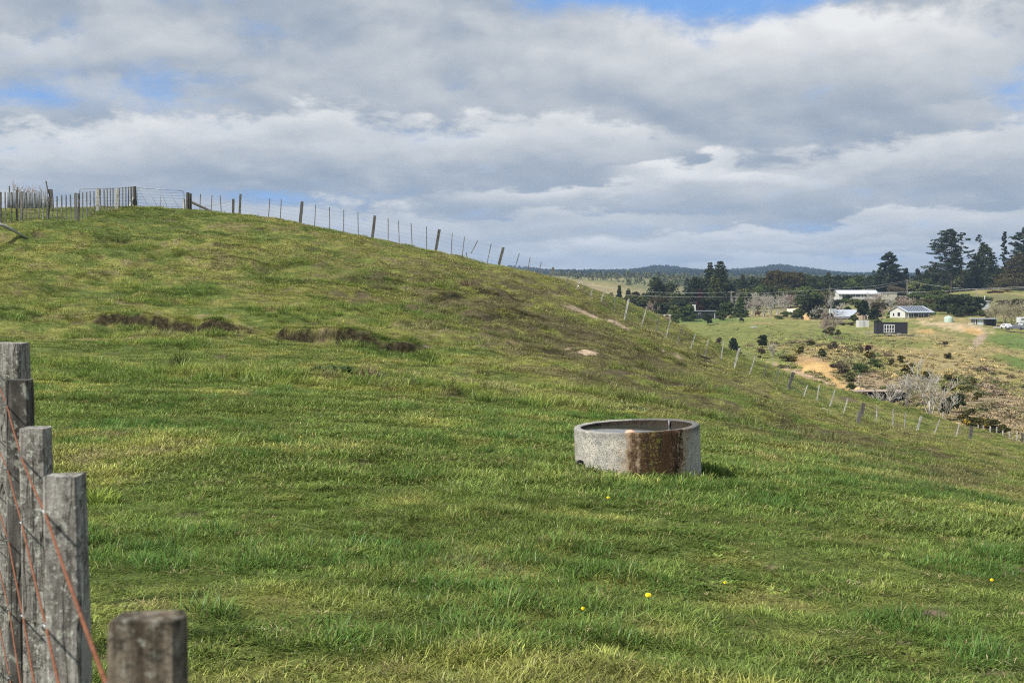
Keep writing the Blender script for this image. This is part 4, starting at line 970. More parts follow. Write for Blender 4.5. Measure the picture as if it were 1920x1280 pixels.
for px_, t_, w_ in ((95.5, 355, .2), (17.5, 349, .06), (33, 351, .05)):
    stake_part('post', ir, at(px_ + (2.5 if w_ > .1 else 0), 396, 84.2), at(px_ - (1 if w_ > .1 else 0), t_, 84.2), w_, w_ * .8, m_post, .3)
stake_part('pole', ir, at(90, 360, 84.1), at(86.3, 340, 84.1), .06, .05, m_post, .1)

# fallen rail and planks
a_ = near_hit(50, 447); b_ = at(-30, 411, 58)
mb = MB(); mb.tube([(a_[0], a_[1], a_[2] + .03), tuple((Vector(a_) + Vector(b_)) / 2 + Vector((0, 0, .10))), b_], [.04, .075, .09], 9)
tag(mb.build('fallen_rail', m_white, None, True), 'pale fallen pole lying on the slope at the left edge', 'pole')
def plank(p0, p1, wd, label, mat):
    a_ = near_hit(*p0, 30); b_ = near_hit(*p1, 30)
    if not a_ or not b_: print('plank miss', p0); return
    b_ = (b_[0], a_[1] + (b_[1] - a_[1]) * .15, 0); q = at(p1[0], p1[1], b_[1]); b_ = q
    mb = MB(); mb.beam(Vector(a_) + Vector((0, 0, .05)), Vector(b_) + Vector((0, 0, .05)), wd, .06, jag=.15)
    tag(mb.build('fallen_board', mat), label, 'board')
plank((1290, 662), (1331, 675), .12, 'grey board lying against the fence foot, halfway down the slope', m_stake)
plank((1542, 767), (1594, 788), .16, 'long grey board leaning along the lower fence line left of the paired posts', m_white)

# ------------------------------------------------------------------ dandelions, weeds, straw
m_yel = plain('petal_yellow', (.85, .66, .015), .6, .15, 60); m_stem = plain('stem_green', (.12, .22, .05), .7, .2, 20)
m_leaf = plain('leaf_green', (.045, .10, .030), .6, .3, 20)
def dandelion(px, py, r_, label):
    h_ = near_hit(px, py + 4, 4, 60); X_, Y_ = h_[0], h_[1]; g_ = gz(X_, Y_); hh = .085
    d = empty('dandelion', (X_, Y_, g_), label, 'flower', 'dandelions in the paddock')
    mb = MB(); mb.tube([(0, 0, -.01), (.006, 0, hh * .6), (.0, 0, hh)], .0022, 6); mb.build('stem', m_stem, d)
    mb = MB(); rr = random.Random(int(px))
    for ring, (n, rad, zz) in enumerate(((26, 1.0, 0.0), (22, .75, .004), (16, .45, .008))):
        for k in range(n):
            a_ = 2 * math.pi * (k + rr.random() * .5) / n; c_, s_ = math.cos(a_), math.sin(a_); L_ = r_ * rad * rr.uniform(.85, 1.1); w_ = r_ * .13
            mb.add([(-s_ * w_ * .4, c_ * w_ * .4, hh + zz), (s_ * w_ * .4, -c_ * w_ * .4, hh + zz), (c_ * L_ + s_ * w_, s_ * L_ - c_ * w_, hh + zz + r_ * .25), (c_ * L_ - s_ * w_, s_ * L_ + c_ * w_, hh + zz + r_ * .25)], [(0, 1, 2, 3)])
    mb.lathe([(r_ * .5, hh - .006), (r_ * .35, hh + .012), (.001, hh + .014)], 14)
    o = mb.build('flower_head', m_yel, d); o.rotation_euler = (R(28), 0, 0); o.location = (0, -.04 * 0, 0)
    o.location = (0, hh * math.sin(R(28)), hh * (1 - math.cos(R(28))))
dandelion(1215, 1141, .016, 'largest yellow dandelion, low centre of the grass')
dandelion(1140, 948, .013, 'yellow dandelion in the grass just below the trough')
dandelion(1093, 1168, .010, 'small yellow dandelion left of the largest one')
dandelion(1359, 1115, .008, 'tiny yellow dandelion up and right of the largest one')
dandelion(1859, 1107, .012, 'yellow dandelion near the right edge of the grass')
dandelion(564, 829, .007, 'lone yellow dandelion on the left half of the flat')
def weed(name, px, py, n, rad, h0, h1, wid, c, c2, label, cat, lean=(.2, .8), y0=8):
    h_ = near_hit(px, py, y0, 110); V, Fc, bvs, bhs = blade_mesh(n, rad, h0, h1, wid, int(px), lean, 0)
    o = mesh_obj(name, V, Fc, leaf_mat('leaf_' + name, c, c2, None, .3, 4), attrs={'cv': np.array(bvs)}); o.location = (h_[0], h_[1], gz(h_[0], h_[1]) - .01)
    tag(o, label, cat); return o
weed('rush_clump', 338, 690, 90, .22, .25, .50, .012, (.035, .05, .018), (.10, .11, .04), 'dark upright rushes on the slope below the left slip', 'rushes')
weed('thistle_plant', 621, 699, 260, .36, .10, .26, .06, (.045, .075, .030), (.10, .15, .06), 'dark green leafy weed below the right slip', 'weed', (.6, 1.6))
weed('dead_weed', 690, 707, 120, .20, .15, .36, .014, (.13, .085, .06), (.26, .19, .13), 'brown dead weed right of the leafy green one', 'weed', (.3, 1.2))
weed('dead_weed', 881, 537, 140, .38, .25, .60, .022, (.15, .10, .065), (.30, .23, .15), 'pale brown dead weed high on the slope near the fence', 'weed', (.3, 1.0))
weed('seed_stalk', 845, 737, 40, .16, .15, .40, .010, (.07, .06, .03), (.14, .12, .06), 'thin dark stalks on the slope above centre', 'weed')
weed('seed_stalk', 903, 705, 40, .18, .15, .40, .010, (.08, .07, .03), (.16, .14, .07), 'thin stalks upper right of the dark ones', 'weed')
weed('seed_stalk', 225, 457, 60, .3, .2, .55, .018, (.04, .045, .02), (.08, .08, .04), 'small dark weed under the gate at the upper left', 'weed')
weed('dock_plant', 181, 945, 130, .17, .10, .22, .012, (.17, .24, .04), (.30, .36, .08), 'bright yellow-green tuft beside the second batten', 'weed', (.3, 1.0), 5)
weed('grass_clump', 1108, 882, 260, .22, .08, .20, .008, (.035, .085, .016), (.09, .17, .03), 'rank dark grass tuft against the left foot of the trough', 'grass tuft', (.3, 1.1))
weed('grass_clump', 1185, 890, 260, .24, .07, .17, .008, (.045, .095, .018), (.12, .19, .04), 'rank grass tuft against the front foot of the trough', 'grass tuft', (.3, 1.1))
weed('grass_clump', 1307, 893, 300, .22, .10, .22, .008, (.035, .085, .016), (.10, .17, .03), 'rank dark grass tuft against the right foot of the trough', 'grass tuft', (.3, 1.1))
# withered clumps pulled up by grazing
straw = [(830,1212,.07),(1592,1100,.07),(1646,1102,.06),(1712,1105,.05),(1750,1085,.06),(1536,1122,.05),(1620,985,.06),(1800,1018,.07),(1845,1028,.06),(1870,1258,.10),(1905,1160,.06),(900,1150,.04),(1460,1010,.06),(1270,925,.05),(1440,925,.05),(1765,945,.05),(1875,960,.06),(1565,1195,.06),(1100,1190,.04),(620,1020,.04),(500,1190,.05),(1240,800+170,.07),(330,1080,.04),(1625,918,.05),(1335,985,.04),(760,1255,.05)]
m_straw = leaf_mat('straw', (.36, .28, .15), (.62, .53, .33), None, .25, 20)
V_, F_, cvs = [], [], []
rS = np.random.default_rng(3)
for k in range(60): straw.append((rS.uniform(380, 1900), rS.uniform(880, 1275), rS.uniform(.010, .022)))
for px_, py_, r_ in straw:
    h_ = near_hit(px_, py_, 4, 60)
    V, Fc, bvs, _b = blade_mesh(int(3 + 200 * r_), r_ * 1.5, .010, .03 + r_ * .25, .0045, int(px_ + py_), (.6, 3.0), 0); b0 = len(V_)
    g_ = gz(h_[0], h_[1]); hz = .018
    V_ += [(x_ + h_[0], y_ + h_[1], z_ + g_ + hz) for x_, y_, z_ in V]; F_ += [tuple(b0 + q for q in f) for f in Fc]; cvs += bvs
tag(mesh_obj('withered_grass', V_, F_, m_straw, attrs={'cv': np.array(cvs)}), 'bleached withered wisps scattered through the near grass', 'dry grass', kind='stuff')
# ------------------------------------------------------------------ far country: vegetation builders
def leaf_quads(cen, rad, k, size, seed, flat=.6, cvb=None):
    """k small bent leaf-clump faces round every centre; returns verts, faces, cv"""
    r = np.random.default_rng(seed); n = len(cen); cen = np.repeat(np.asarray(cen, float), k, 0); rad = np.repeat(np.asarray(rad, float), k)
    cvb = r.uniform(0, 1, n) if cvb is None else cvb; cv = np.clip(np.repeat(cvb, k) * .75 + r.uniform(0, .25, n * k), 0, 1)
    d = r.normal(size=(n * k, 3)); d /= np.linalg.norm(d, axis=1)[:, None]; d *= (r.uniform(.3, 1, n * k) ** .5 * rad)[:, None]; d[:, 2] *= flat
    p = cen + d
    a = r.normal(size=(n * k, 3)); a[:, 2] *= .6; a /= np.linalg.norm(a, axis=1)[:, None]
    b = np.cross(a, r.normal(size=(n * k, 3))); b /= np.linalg.norm(b, axis=1)[:, None]
    s = (size * r.uniform(.5, 1.25, n * k))[:, None]
    V = np.stack([p - a * s, p - b * s * .55, p + a * s, p + b * s * .55], 1).reshape(-1, 3)
    Fc = np.arange(n * k * 4).reshape(-1, 4); return V, Fc, np.repeat(cv, 4)
PAL = {
 'dark': ((.022, .032, .017), (.068, .085, .036), (.12, .13, .050)),
 'pine': ((.018, .032, .024), (.056, .078, .044), (.10, .115, .06)),
 'olive': ((.055, .070, .024), (.14, .155, .052), (.22, .22, .08)),
 'green': ((.040, .064, .022), (.12, .155, .045), (.17, .20, .06)),
 'lime': ((.09, .11, .03), (.22, .25, .08), (.30, .31, .12)),
 'brown': ((.075, .062, .040), (.19, .155, .095), (.26, .22, .13)),
 'copper': ((.045, .022, .018), (.105, .048, .038), (.13, .06, .045)),
 'bronze': ((.036, .036, .018), (.115, .095, .040), (.19, .14, .05)),
 'gorse': ((.045, .050, .018), (.13, .12, .038), (.46, .30, .04)),
 'grey': ((.09, .085, .06), (.17, .16, .12), (.22, .2, .16)),
}
M_LEAF = {k: leaf_mat('foliage_' + k, *v, .18, .3, .30 if k == 'gorse' else .14) for k, v in PAL.items()}
m_bark = plain('bark_grey', (.12, .10, .085), .9, .35, 2); m_bark_pale = plain('bark_pale', (.40, .375, .33), .9, .25, 2); m_twig = plain('twig_brown', (.30, .235, .19), .9, .3, 2)
m_twig_pale = plain('twig_pale', (.40, .375, .32), .9, .25, 2); m_twig_ol = plain('twig_olive', (.34, .31, .19), .9, .25, 2)

def bare_branches(mb, h, w_, seed, stems=1, minr=.03, levels=4, spread_=.55, r0=None, up=.35, kids=(3, 4), n=3):
    r = random.Random(seed)
    def grow(p, d, L, rad, lev):
        steps = 3; pts = [p]; rs = [rad]; q = Vector(p); dd = Vector(d)
        for i in range(steps):
            dd = (dd + Vector((r.gauss(0, .10), r.gauss(0, .10), up * .12))).normalized(); q = q + dd * (L / steps); pts.append(q.copy()); rs.append(max(minr, rad * (1 - .55 * (i + 1) / steps)))
        mb.tube(pts, rs, n if lev < 2 else 3, cap=False)
        if lev >= levels: return
        for k in range(r.randint(*kids)):
            f = r.uniform(.35, 1.0); i = min(steps - 1, int(f * steps)); bp = pts[i].lerp(pts[i + 1], f * steps - i)
            side = Vector((r.gauss(0, 1), r.gauss(0, 1), r.gauss(0, .35))).normalized()
            nd = (dd * (1 - spread_) + side * spread_ * 1.1 + Vector((0, 0, up * .4))).normalized()
            grow(bp, nd, L * r.uniform(.50, .78), max(minr, rs[-1] * .9), lev + 1)
    for s_ in range(stems):
        a_ = 2 * math.pi * s_ / max(1, stems) + r.random()
        d = Vector((math.cos(a_) * (.0 if stems == 1 else .42) * w_ / h * 2, math.sin(a_) * (.0 if stems == 1 else .35), 1)).normalized()
        grow(Vector((math.cos(a_) * .02 * stems, math.sin(a_) * .02 * stems, -.3)), d, h * (.42 if stems == 1 else .5), r0 or h * .022, 0)
def fit(o, h, w_):
    """scale a branch mesh to its measured height and half width"""
    me = o.data; c = np.empty(len(me.vertices) * 3, np.float32); me.vertices.foreach_get('co', c); c = c.reshape(-1, 3)
    c[:, 2] *= h / c[:, 2].max(); k = w_ / np.percentile(np.abs(c[:, 0]), 97); k2 = w_ / np.percentile(np.abs(c[:, 1]), 97); low = np.clip(c[:, 2] / (h * .3), .25, 1)
    c[:, 0] *= 1 + (k - 1) * low; c[:, 1] *= 1 + (k2 - 1) * low; me.vertices.foreach_set('co', c.ravel()); me.update()
ntree = [0]
def tree(px, pbase, ptop, hw, Y_, kind, pal, label, cat='tree', name=None, group=None, seed=None, sparse=1.0, lean=0.0, dens=1.0, zb=None):
    ntree[0] += 1; sd_ = seed or (ntree[0] * 13 + 5); r = np.random.default_rng(sd_); rp = random.Random(sd_)
    if 120 < Y_ < 320 and pbase > 640 and zb is None:
        hb = base_hit(px, pbase, H_far, 118, 420, 300)
        if hb: Y_ = hb[1]
    if kind == 'shrub' and 120 < Y_ < 320: hw *= rp.uniform(.8, 1.7); ptop += (pbase - ptop) * rp.uniform(-.05, .35)
    a_ = at(px, pbase, Y_); X_ = a_[0]; g_ = fz(X_, Y_) if zb is None else zb
    top = at(px, ptop, Y_)[2]; h = max(top - g_, .8); w_ = hw / F * Y_ * {'cone': 1.22, 'round': 1.34}.get(kind, 1.0)
    nm = name or {'bare': 'bare_tree', 'cone': 'conifer_tree', 'pine': 'pine_tree', 'round': 'broadleaf_tree', 'shrub': 'shrub'}[kind]
    t_ = empty(nm, (X_, Y_, g_), label, cat, group)
    s = Y_ / 1406.0                                   # metres per render pixel
    if kind == 'bare':
        mb = MB(); stems = int(pal[1])
        bare_branches(mb, h, w_, sd_, stems, minr=max(.022, s * .085), levels=4 if h > 4 and pal[-1] != 'x' else 3, kids=(3, 4) if h > 4 else (2, 4), spread_=.40 if pal[-1] == 'x' else .55, r0=h * .014 if pal[-1] == 'x' else None)
        mt = {'p': m_twig_pale, 'b': m_twig, 'o': m_twig_ol}[pal[0]]
        o = mb.build('branches', mt, t_, True); fit(o, h, w_)
        mb = MB(); mb.tube([(0, 0, -.5), (0, .0, h * .16), (0, 0, h * .3)], [h * .022, h * .018, h * .012], 7); mb.build('trunk', m_bark_pale if pal[0] == 'p' else m_bark, t_, True)
        return t_
    cen, rad, cvb = [], [], []
    lsz = max(.22, s * 1.2) * (1.0 if h > 5 else .6)
    if kind in ('round', 'shrub'):
        nl = 17 if kind == 'round' else 8; z0 = .04 if kind == 'round' else .02
        for i in range(nl):
            ang_ = r.uniform(0, 6.283); q = math.sqrt(r.uniform(0, 1)) * .58; lz = r.uniform(z0 + .12, .84)
            k_ = math.sin(math.pi * min(1, max(.0, (lz + .12) / 1.20))) ** .6
            lc = np.array([math.cos(ang_) * q * w_ * k_ * 1.1, math.sin(ang_) * q * w_ * k_, lz * h]); lr = np.array([w_ * .42, w_ * .42, min(h * .20, w_ * .5)]) * r.uniform(.7, 1.15)
            lb = r.uniform(.0, 1)
            m_ = int(26 * dens)
            d = r.normal(size=(m_, 3)); d /= np.linalg.norm(d, axis=1)[:, None]; d[:, 2] = np.abs(d[:, 2]) * 1.0 - .30
            P_ = lc + d * lr * r.uniform(.7, 1.06, (m_, 1)); cen += list(P_); rad += [w_ * .11] * m_; cvb += list(np.clip(lb * .5 + r.uniform(0, .5, m_), 0, 1))
        cen = np.array(cen); ztop = cen[:, 2].max() + w_ * .06; cen[:, 2] *= np.where(cen[:, 2] > 0, h / ztop, 1)
        V, Fc, cv = leaf_quads(cen, rad, 11, lsz, sd_, .7, np.array(cvb))
    elif kind == 'cone':
        nlay = 30
        for i in range(nlay):
            f = (i + r.uniform(-.3, .3)) / nlay; f = min(.995, max(0, f)); rr = w_ * (1 - f) ** .72 * (.86 + .24 * math.sin(i * 2.4)) + w_ * .03
            m_ = max(4, int(20 * dens * (1 - f) ** .7 + 4))
            for k in range(m_):
                an = r.uniform(0, 6.283); q = r.uniform(.45, 1.05)
                cen.append((math.cos(an) * rr * q, math.sin(an) * rr * q, h * (.06 + .93 * f) - rr * q * .22)); rad.append(max(w_ * .16 * (1 - f * .6), .35)); cvb.append(r.uniform(0, 1))
        V, Fc, cv = leaf_quads(cen, rad, 10, lsz * .95, sd_, .5, np.array(cvb))
    elif kind == 'pine':
        lim = MB(); nb = int(62 * sparse + 14)
        for i in range(nb):
            f = .22 + .78 * (i + r.uniform(0, 1)) / nb; an = r.uniform(0, 6.283)
            L_ = w_ * (1.05 - .78 * max(0, (f - .35) / .65) ** 1.4) * r.uniform(.55, 1.1) * (1 + lean * -math.cos(an) * .6)
            z0_ = h * f * .97; p0 = Vector((lean * -.02 * h * f, 0, z0_)); p1 = p0 + Vector((math.cos(an) * L_, math.sin(an) * L_, L_ * r.uniform(.05, .40) * (1.2 - f)))
            lim.tube([p0, (p0 + p1) / 2 + Vector((0, 0, -.04 * L_)), p1], [h * .004, h * .003, max(.03, s * .08)], 4, cap=False)
            if f > .30 or r.random() < .35:
                nn_ = 4 if L_ > w_ * .5 else 3
                for k in range(nn_):
                    if r.random() > .35 + .65 * sparse: continue
                    q = 1.0 - .21 * k + r.uniform(-.05, .05); P_ = p0.lerp(p1, q)
                    for _ in range(3): cen.append((P_.x + r.normal() * L_ * .07, P_.y + r.normal() * L_ * .07, P_.z + abs(r.normal()) * h * .012)); rad.append(w_ * .10); cvb.append(r.uniform(0, 1))
        for _ in range(6): cen.append((r.normal() * w_ * .06, r.normal() * w_ * .06, h * r.uniform(.93, 1.0))); rad.append(w_ * .08); cvb.append(.5)
        V, Fc, cv = leaf_quads(cen, rad, 12, lsz * .75, sd_, .45, np.array(cvb))
        lim.build('limbs', m_bark, t_)
    mesh_obj('crown', V, Fc, M_LEAF[pal], t_, attrs={'cv': cv})
    if kind != 'shrub':
        mb = MB(); tw = h * (.012 if kind == 'pine' else .022); mb.tube([(0, 0, -.6), (.01 * h, 0, h * .3), (0, .01 * h, h * .62), (0, 0, h * .9)], [tw, tw * .8, tw * .5, tw * .15], 7)
        if kind == 'round':
            for k in range(5):
                an = k * 1.3; mb.tube([(0, 0, h * .25), (math.cos(an) * w_ * .5, math.sin(an) * w_ * .5, h * .6)], [tw * .5, tw * .15], 5)
        mb.build('trunk', m_bark, t_, True)
    return t_
BIG = 'trees behind the houses'
T = tree
# dark row on the skyline, right to left
T(1917,560,426,36,600,'pine','pine','tall dark pine rising highest at the right edge')
T(1908,562,472,42,575,'cone','bronze','broad rust-tinged conifer filling the right edge', dens=2.2)
T(1882,545,434,9,620,'pine','pine','thin spindly pine with open whorls between two dense trees', sparse=.7)
T(1846,545,455,38,590,'cone','dark','broad dark cone-shaped conifer right of the tallest pines', dens=2.2)
T(1836,545,440,17,640,'pine','pine','sparse ragged pine behind the broad dark conifer', sparse=.35)
T(1801,549,436,26,585,'pine','pine','open half-bare pine right beside the tallest one', sparse=.35, lean=-.4)
T(1783,549,429,37,575,'pine','pine','tallest pine of the pair on the knoll, branches swept left', lean=.9, sparse=1.5, dens=1.5)
T(1758,549,500,16,600,'round','dark','low dark tree at the left foot of the tallest pines')
T(1737,548,506,8,640,'pine','pine','small feathery pine nearest the tall knoll pines', sparse=.6)
T(1720,548,504,8,640,'pine','pine','small feathery pine, middle one of the low skyline', sparse=.6)
T(1698,548,503,9,620,'pine','pine','small dark pine just right of the lone skyline pine', sparse=.8)
T(1666,549,473,27,590,'pine','pine','lone bushy pine on the skyline above the long white house', sparse=1.6)
T(1650,549,500,16,600,'cone','dark','dark low tree hugging the left side of the lone skyline pine')
T(1684,549,508,14,600,'cone','dark','dark low tree hugging the right side of the lone skyline pine')
T(1603,556,517,18,580,'round','green','sunny green round tree behind the long white house')
T(1626,556,530,13,600,'round','dark','small dark tree right of the sunny green one')
T(1578,558,528,13,600,'round','dark','small dark tree left of the sunny green one')
T(1553,570,510,12,560,'cone','dark','pointed dark conifer left of the sunny green tree')
T(1533,572,526,13,580,'round','green','mid green tree left of the pointed conifer')
T(1503,578,511,32,560,'round','dark','right half of the big dark domed trees', dens=1.3)
T(1468,582,506,38,550,'round','bronze','biggest dark domed tree on the middle skyline', dens=1.4)
T(1437,582,518,22,560,'round','dark','dark tree at the left shoulder of the big dome')
T(1411,584,517,18,570,'cone','dark','dark pointed tree left of the big domed trees')
T(1393,584,515,13,580,'cone','dark','slim dark tree next to the two-peaked evergreen')
T(1350,597,486,29,500,'cone','dark','taller peak of the two tall dark evergreens', dens=2.0)
T(1331,597,490,22,515,'cone','dark','shorter left peak of the two tall dark evergreens', dens=1.8)
T(1340,590,512,15,482,'cone','olive','yellow-green foliage between the two tall evergreens', dens=.8)
T(1313,596,541,9,470,'cone','copper','narrow dark red conifer left of the two evergreens', dens=1.6)
T(1306,590,519,12,520,'round','dark','dark tree at the left edge of the evergreens')
T(1366,597,530,14,490,'round','dark','dark tree at the right foot of the two evergreens')
T(1243,592,519,25,500,'round','dark','big dark rounded tree left of the two evergreens', dens=1.3)
T(1270,592,546,17,480,'round','olive','olive tree between the dark rounded tree and the red conifer')
T(1292,594,548,14,475,'round','dark','dark shrubby tree next to the red conifer')
T(1215,592,548,18,475,'round','dark','dark tree at the left foot of the rounded tree')
T(1192,588,547,16,470,'round','bronze','bronze-green tree in the dark row near the fence line')
T(1178,584,540,8,455,'cone','dark','small dark cone peeking over the hill by the paddock')
T(1161,576,534,7,440,'cone','dark','pointed dark cypress right behind the hill edge')
T(1148,570,549,10,430,'shrub','brown','low brown shrub where the hill edge meets the trees', 'bush')
T(1206,596,564,20,445,'round','dark','low dark tree mass just beyond the hill edge')
T(1180,588,560,14,445,'round','dark','lowest dark tree mass touching the hill edge')
T(1250,598,566,18,455,'round','dark','dark undergrowth tree left of the lawn')
T(1223,600,561,13,432,'bare','b3','rounded pinkish bare tree beside the hill fence')
T(1262,600,572,10,445,'round','lime','pale green sapling-shaped tree behind the lawn')
T(1287,601,571,15,438,'round','green','small tree with a clear trunk left of the dark building')
T(1268,604,590,10,420,'shrub','olive','clipped olive bush at the left end of the lawn', 'bush', 'bush')
T(1248,604,590,10,418,'shrub','brown','brownish bush left of the clipped olive one', 'bush', 'bush')
T(1327,607,587,9,415,'round','dark','small round tree standing alone on the bright lawn')
T(1360,600,565,14,450,'round','green','green bushy tree right of the dark low building')
T(1388,603,556,15,448,'cone','green','spreading green conifer beside the pale bare trees', dens=1.4)
T(1375,602,548,10,452,'bare','p1','thin pale bare tree by the green conifer')
T(1410,602,552,14,446,'bare','p3','first pale bare tree of the grove above the cow')
T(1432,602,547,20,444,'bare','p3','broadest pale bare tree in the grove above the cow')
T(1457,602,548,16,442,'bare','p3','pale bare tree at the right of the grove')
T(1444,602,556,14,450,'bare','p5','low pale thicket tree inside the grove')
T(1478,604,546,14,470,'bare','b3','brown bare tree behind the small cream roof')
T(1473,606,584,15,430,'shrub','green','green shrub under the pale bare grove', 'bush', 'bush')
T(1495,607,590,12,425,'shrub','dark','dark shrub below the small cream roof', 'bush', 'bush')
T(1521,604,551,25,438,'round','dark','wide dark spreading tree left of the grey-roofed house', dens=1.3)
T(1536,609,580,13,420,'shrub','bronze','bronze shrub under the wide dark tree', 'bush', 'bush')
T(1556,604,532,12,430,'bare','p1','tall slim pale bare tree left of the white house')
T(1549,604,545,9,440,'bare','b1','slim brown bare tree beside the tall pale one')
T(1560,632,578,22,348,'bare','b3','twiggy brown tree on the slope edge, white trunk')
T(1548,634,592,13,346,'bare','b3','smaller twiggy brown tree on the slope edge')
T(1552,632,612,13,345,'shrub','gorse','yellowish bush under the twiggy brown trees', 'bush', 'gorse_bush')
T(1570,634,618,7,343,'shrub','gorse','small orange-flecked bush right of the white trunk', 'bush', 'gorse_bush')
T(1583,590,560,15,500,'round','green','green tree under the windows of the long white house')
T(1606,590,560,14,495,'round','olive','olive tree below the middle of the long white house')
T(1618,610,562,12,405,'round','dark','dark upright tree right of the grey roof')
T(1600,612,590,12,398,'shrub','green','leafy shrub in front of the grey-roofed house', 'bush', 'bush')
T(1637,612,577,10,400,'round','dark','small dark tree right of the white container')
T(1627,606,543,9,420,'bare','p1','pale bare birch above the white container')
T(1640,592,546,20,460,'bare','b3','brown bare tree in front of the white house extension')
T(1653,612,574,7,395,'bare','b1','thin brown bare tree left of the panelled house')
T(1668,594,556,14,455,'bare','p3','pale bare tree left of and behind the panelled house')
T(1690,592,554,16,465,'bare','b3','reddish bare tree behind the panelled house')
T(1712,592,555,16,468,'bare','b3','reddish bare tree behind the middle of the panelled roof')
T(1660,590,562,13,480,'round','olive','olive bush-tree between the two house rows')
T(1685,588,566,15,490,'round','green','green bush-tree above the panelled house')
T(1735,590,560,17,480,'round','bronze','bronze-leaved tree up and right of the panelled house')
T(1752,594,566,12,450,'shrub','olive','olive shrub by the right end of the panelled roof', 'bush', 'bush')
T(1700,555,528,12,590,'round','olive','olive shrubby tree by the wooden power pole')
T(1718,556,526,13,585,'round','lime','light green shrubby tree right of the power pole')
T(1740,556,524,15,580,'round','green','rounded grey-green tree left of the knoll')
T(1680,558,536,14,570,'round','brown','low brownish tree right of the white house extension')
T(1775,560,535,11,545,'shrub','lime','spiky light green clump at the foot of the knoll pines', 'bush', 'bush')
T(1776,606,556,18,432,'round','dark','left one of the dense dark trees behind the water tank', dens=1.2)
T(1800,606,551,24,425,'round','dark','biggest dense dark tree behind the water tank', dens=1.3)
T(1824,606,556,20,430,'round','dark','right one of the dense dark trees behind the tank', dens=1.2)
T(1866,566,547,16,540,'shrub','copper','dark reddish scrub on the knoll', 'bush', 'bush')
T(1889,556,538,9,545,'shrub','gorse','orange flowering bush on the knoll at the right', 'bush', 'gorse_bush')
T(1862,612,563,16,392,'bare','o6','olive bare willow right of the open shed')
T(1885,612,560,18,390,'bare','o6','olive bare willow behind the white car')
T(1908,612,560,18,388,'bare','o6','olive bare willow behind the parked vehicles')
T(1928,612,556,18,386,'bare','o6','olive bare willow cut by the right edge')
T(1897,606,575,14,396,'bare','b3','brown bare thicket between the willows')

for i, (px_, pb_, pt_, hw_, Y_, kd_, pal_, lb_) in enumerate([
 (1196,600,553,22,452,'round','olive','olive belt tree above the pinkish bare tree'),(1232,602,556,22,462,'round','bronze','belt tree between the pinkish bare tree and the lawn'),(1278,600,560,20,470,'round','dark','belt tree behind the clear-trunked small tree'),(1340,600,556,20,474,'round','dark','dark tree directly behind the dark bungalow'),
 (1322,600,560,14,470,'round','dark','dark tree over the left end of the dark bungalow'),(1400,596,540,22,500,'round','olive','olive tree behind the left of the pale grove'),(1424,596,534,22,520,'round','green','green tree behind the first pale bare tree'),(1452,596,536,24,515,'round','dark','dark tree behind the pale grove, middle'),
 (1482,596,538,24,510,'round','olive','olive tree behind the small cream roof'),(1512,596,536,22,505,'round','green','green tree over the wide spreading dark tree'),(1541,598,544,18,480,'round','olive','olive tree behind the slim pale bare tree'),(1568,600,560,14,460,'round','dark','dark tree left of the grey-roofed house dormer'),
 (1634,585,560,18,470,'round','bronze','bronze tree right below the cream annex'),(1714,592,564,20,475,'round','olive','olive tree filling behind the panelled roof'),(1755,588,553,20,500,'round','green','green tree on the bank up right of the caravan'),(1696,560,524,16,610,'round','dark','dark tree just behind the wooden power pole'),
 (1728,560,522,18,612,'round','dark','dark tree behind the feathery pines, right'),(1748,560,518,18,610,'round','dark','dark tree between feathery pines and the knoll'),(1640,556,522,16,615,'round','dark','dark tree left of the lone skyline pine, lower'),(1814,556,505,24,600,'round','olive','olive understorey tree below the half-bare pine'),
 (1875,560,500,24,605,'round','dark','dark tree filling between the broad cone and the right edge'),(1830,556,492,22,600,'round','dark','dark tree left of the broad dark cone'),(1898,566,520,26,560,'round','bronze','rusty low tree under the right-edge conifer'),(1790,612,575,16,415,'round','dark','low dark tree between the dense ones behind the tank'),
 (1812,612,572,18,418,'round','dark','low dark tree right between the dense ones behind the tank'),(1845,610,580,12,420,'round','olive','olive tree before the pale blue-white house'),(1650,610,588,10,410,'shrub','dark','dark bush right of the container tree'),(1600,604,582,12,440,'round','dark','dark tree over the right end of the grey roof')]):
    T(px_, pb_, pt_, hw_, Y_, kd_, pal_, lb_, 'bush' if kd_ == 'shrub' else 'tree', 'bush' if kd_ == 'shrub' else None)

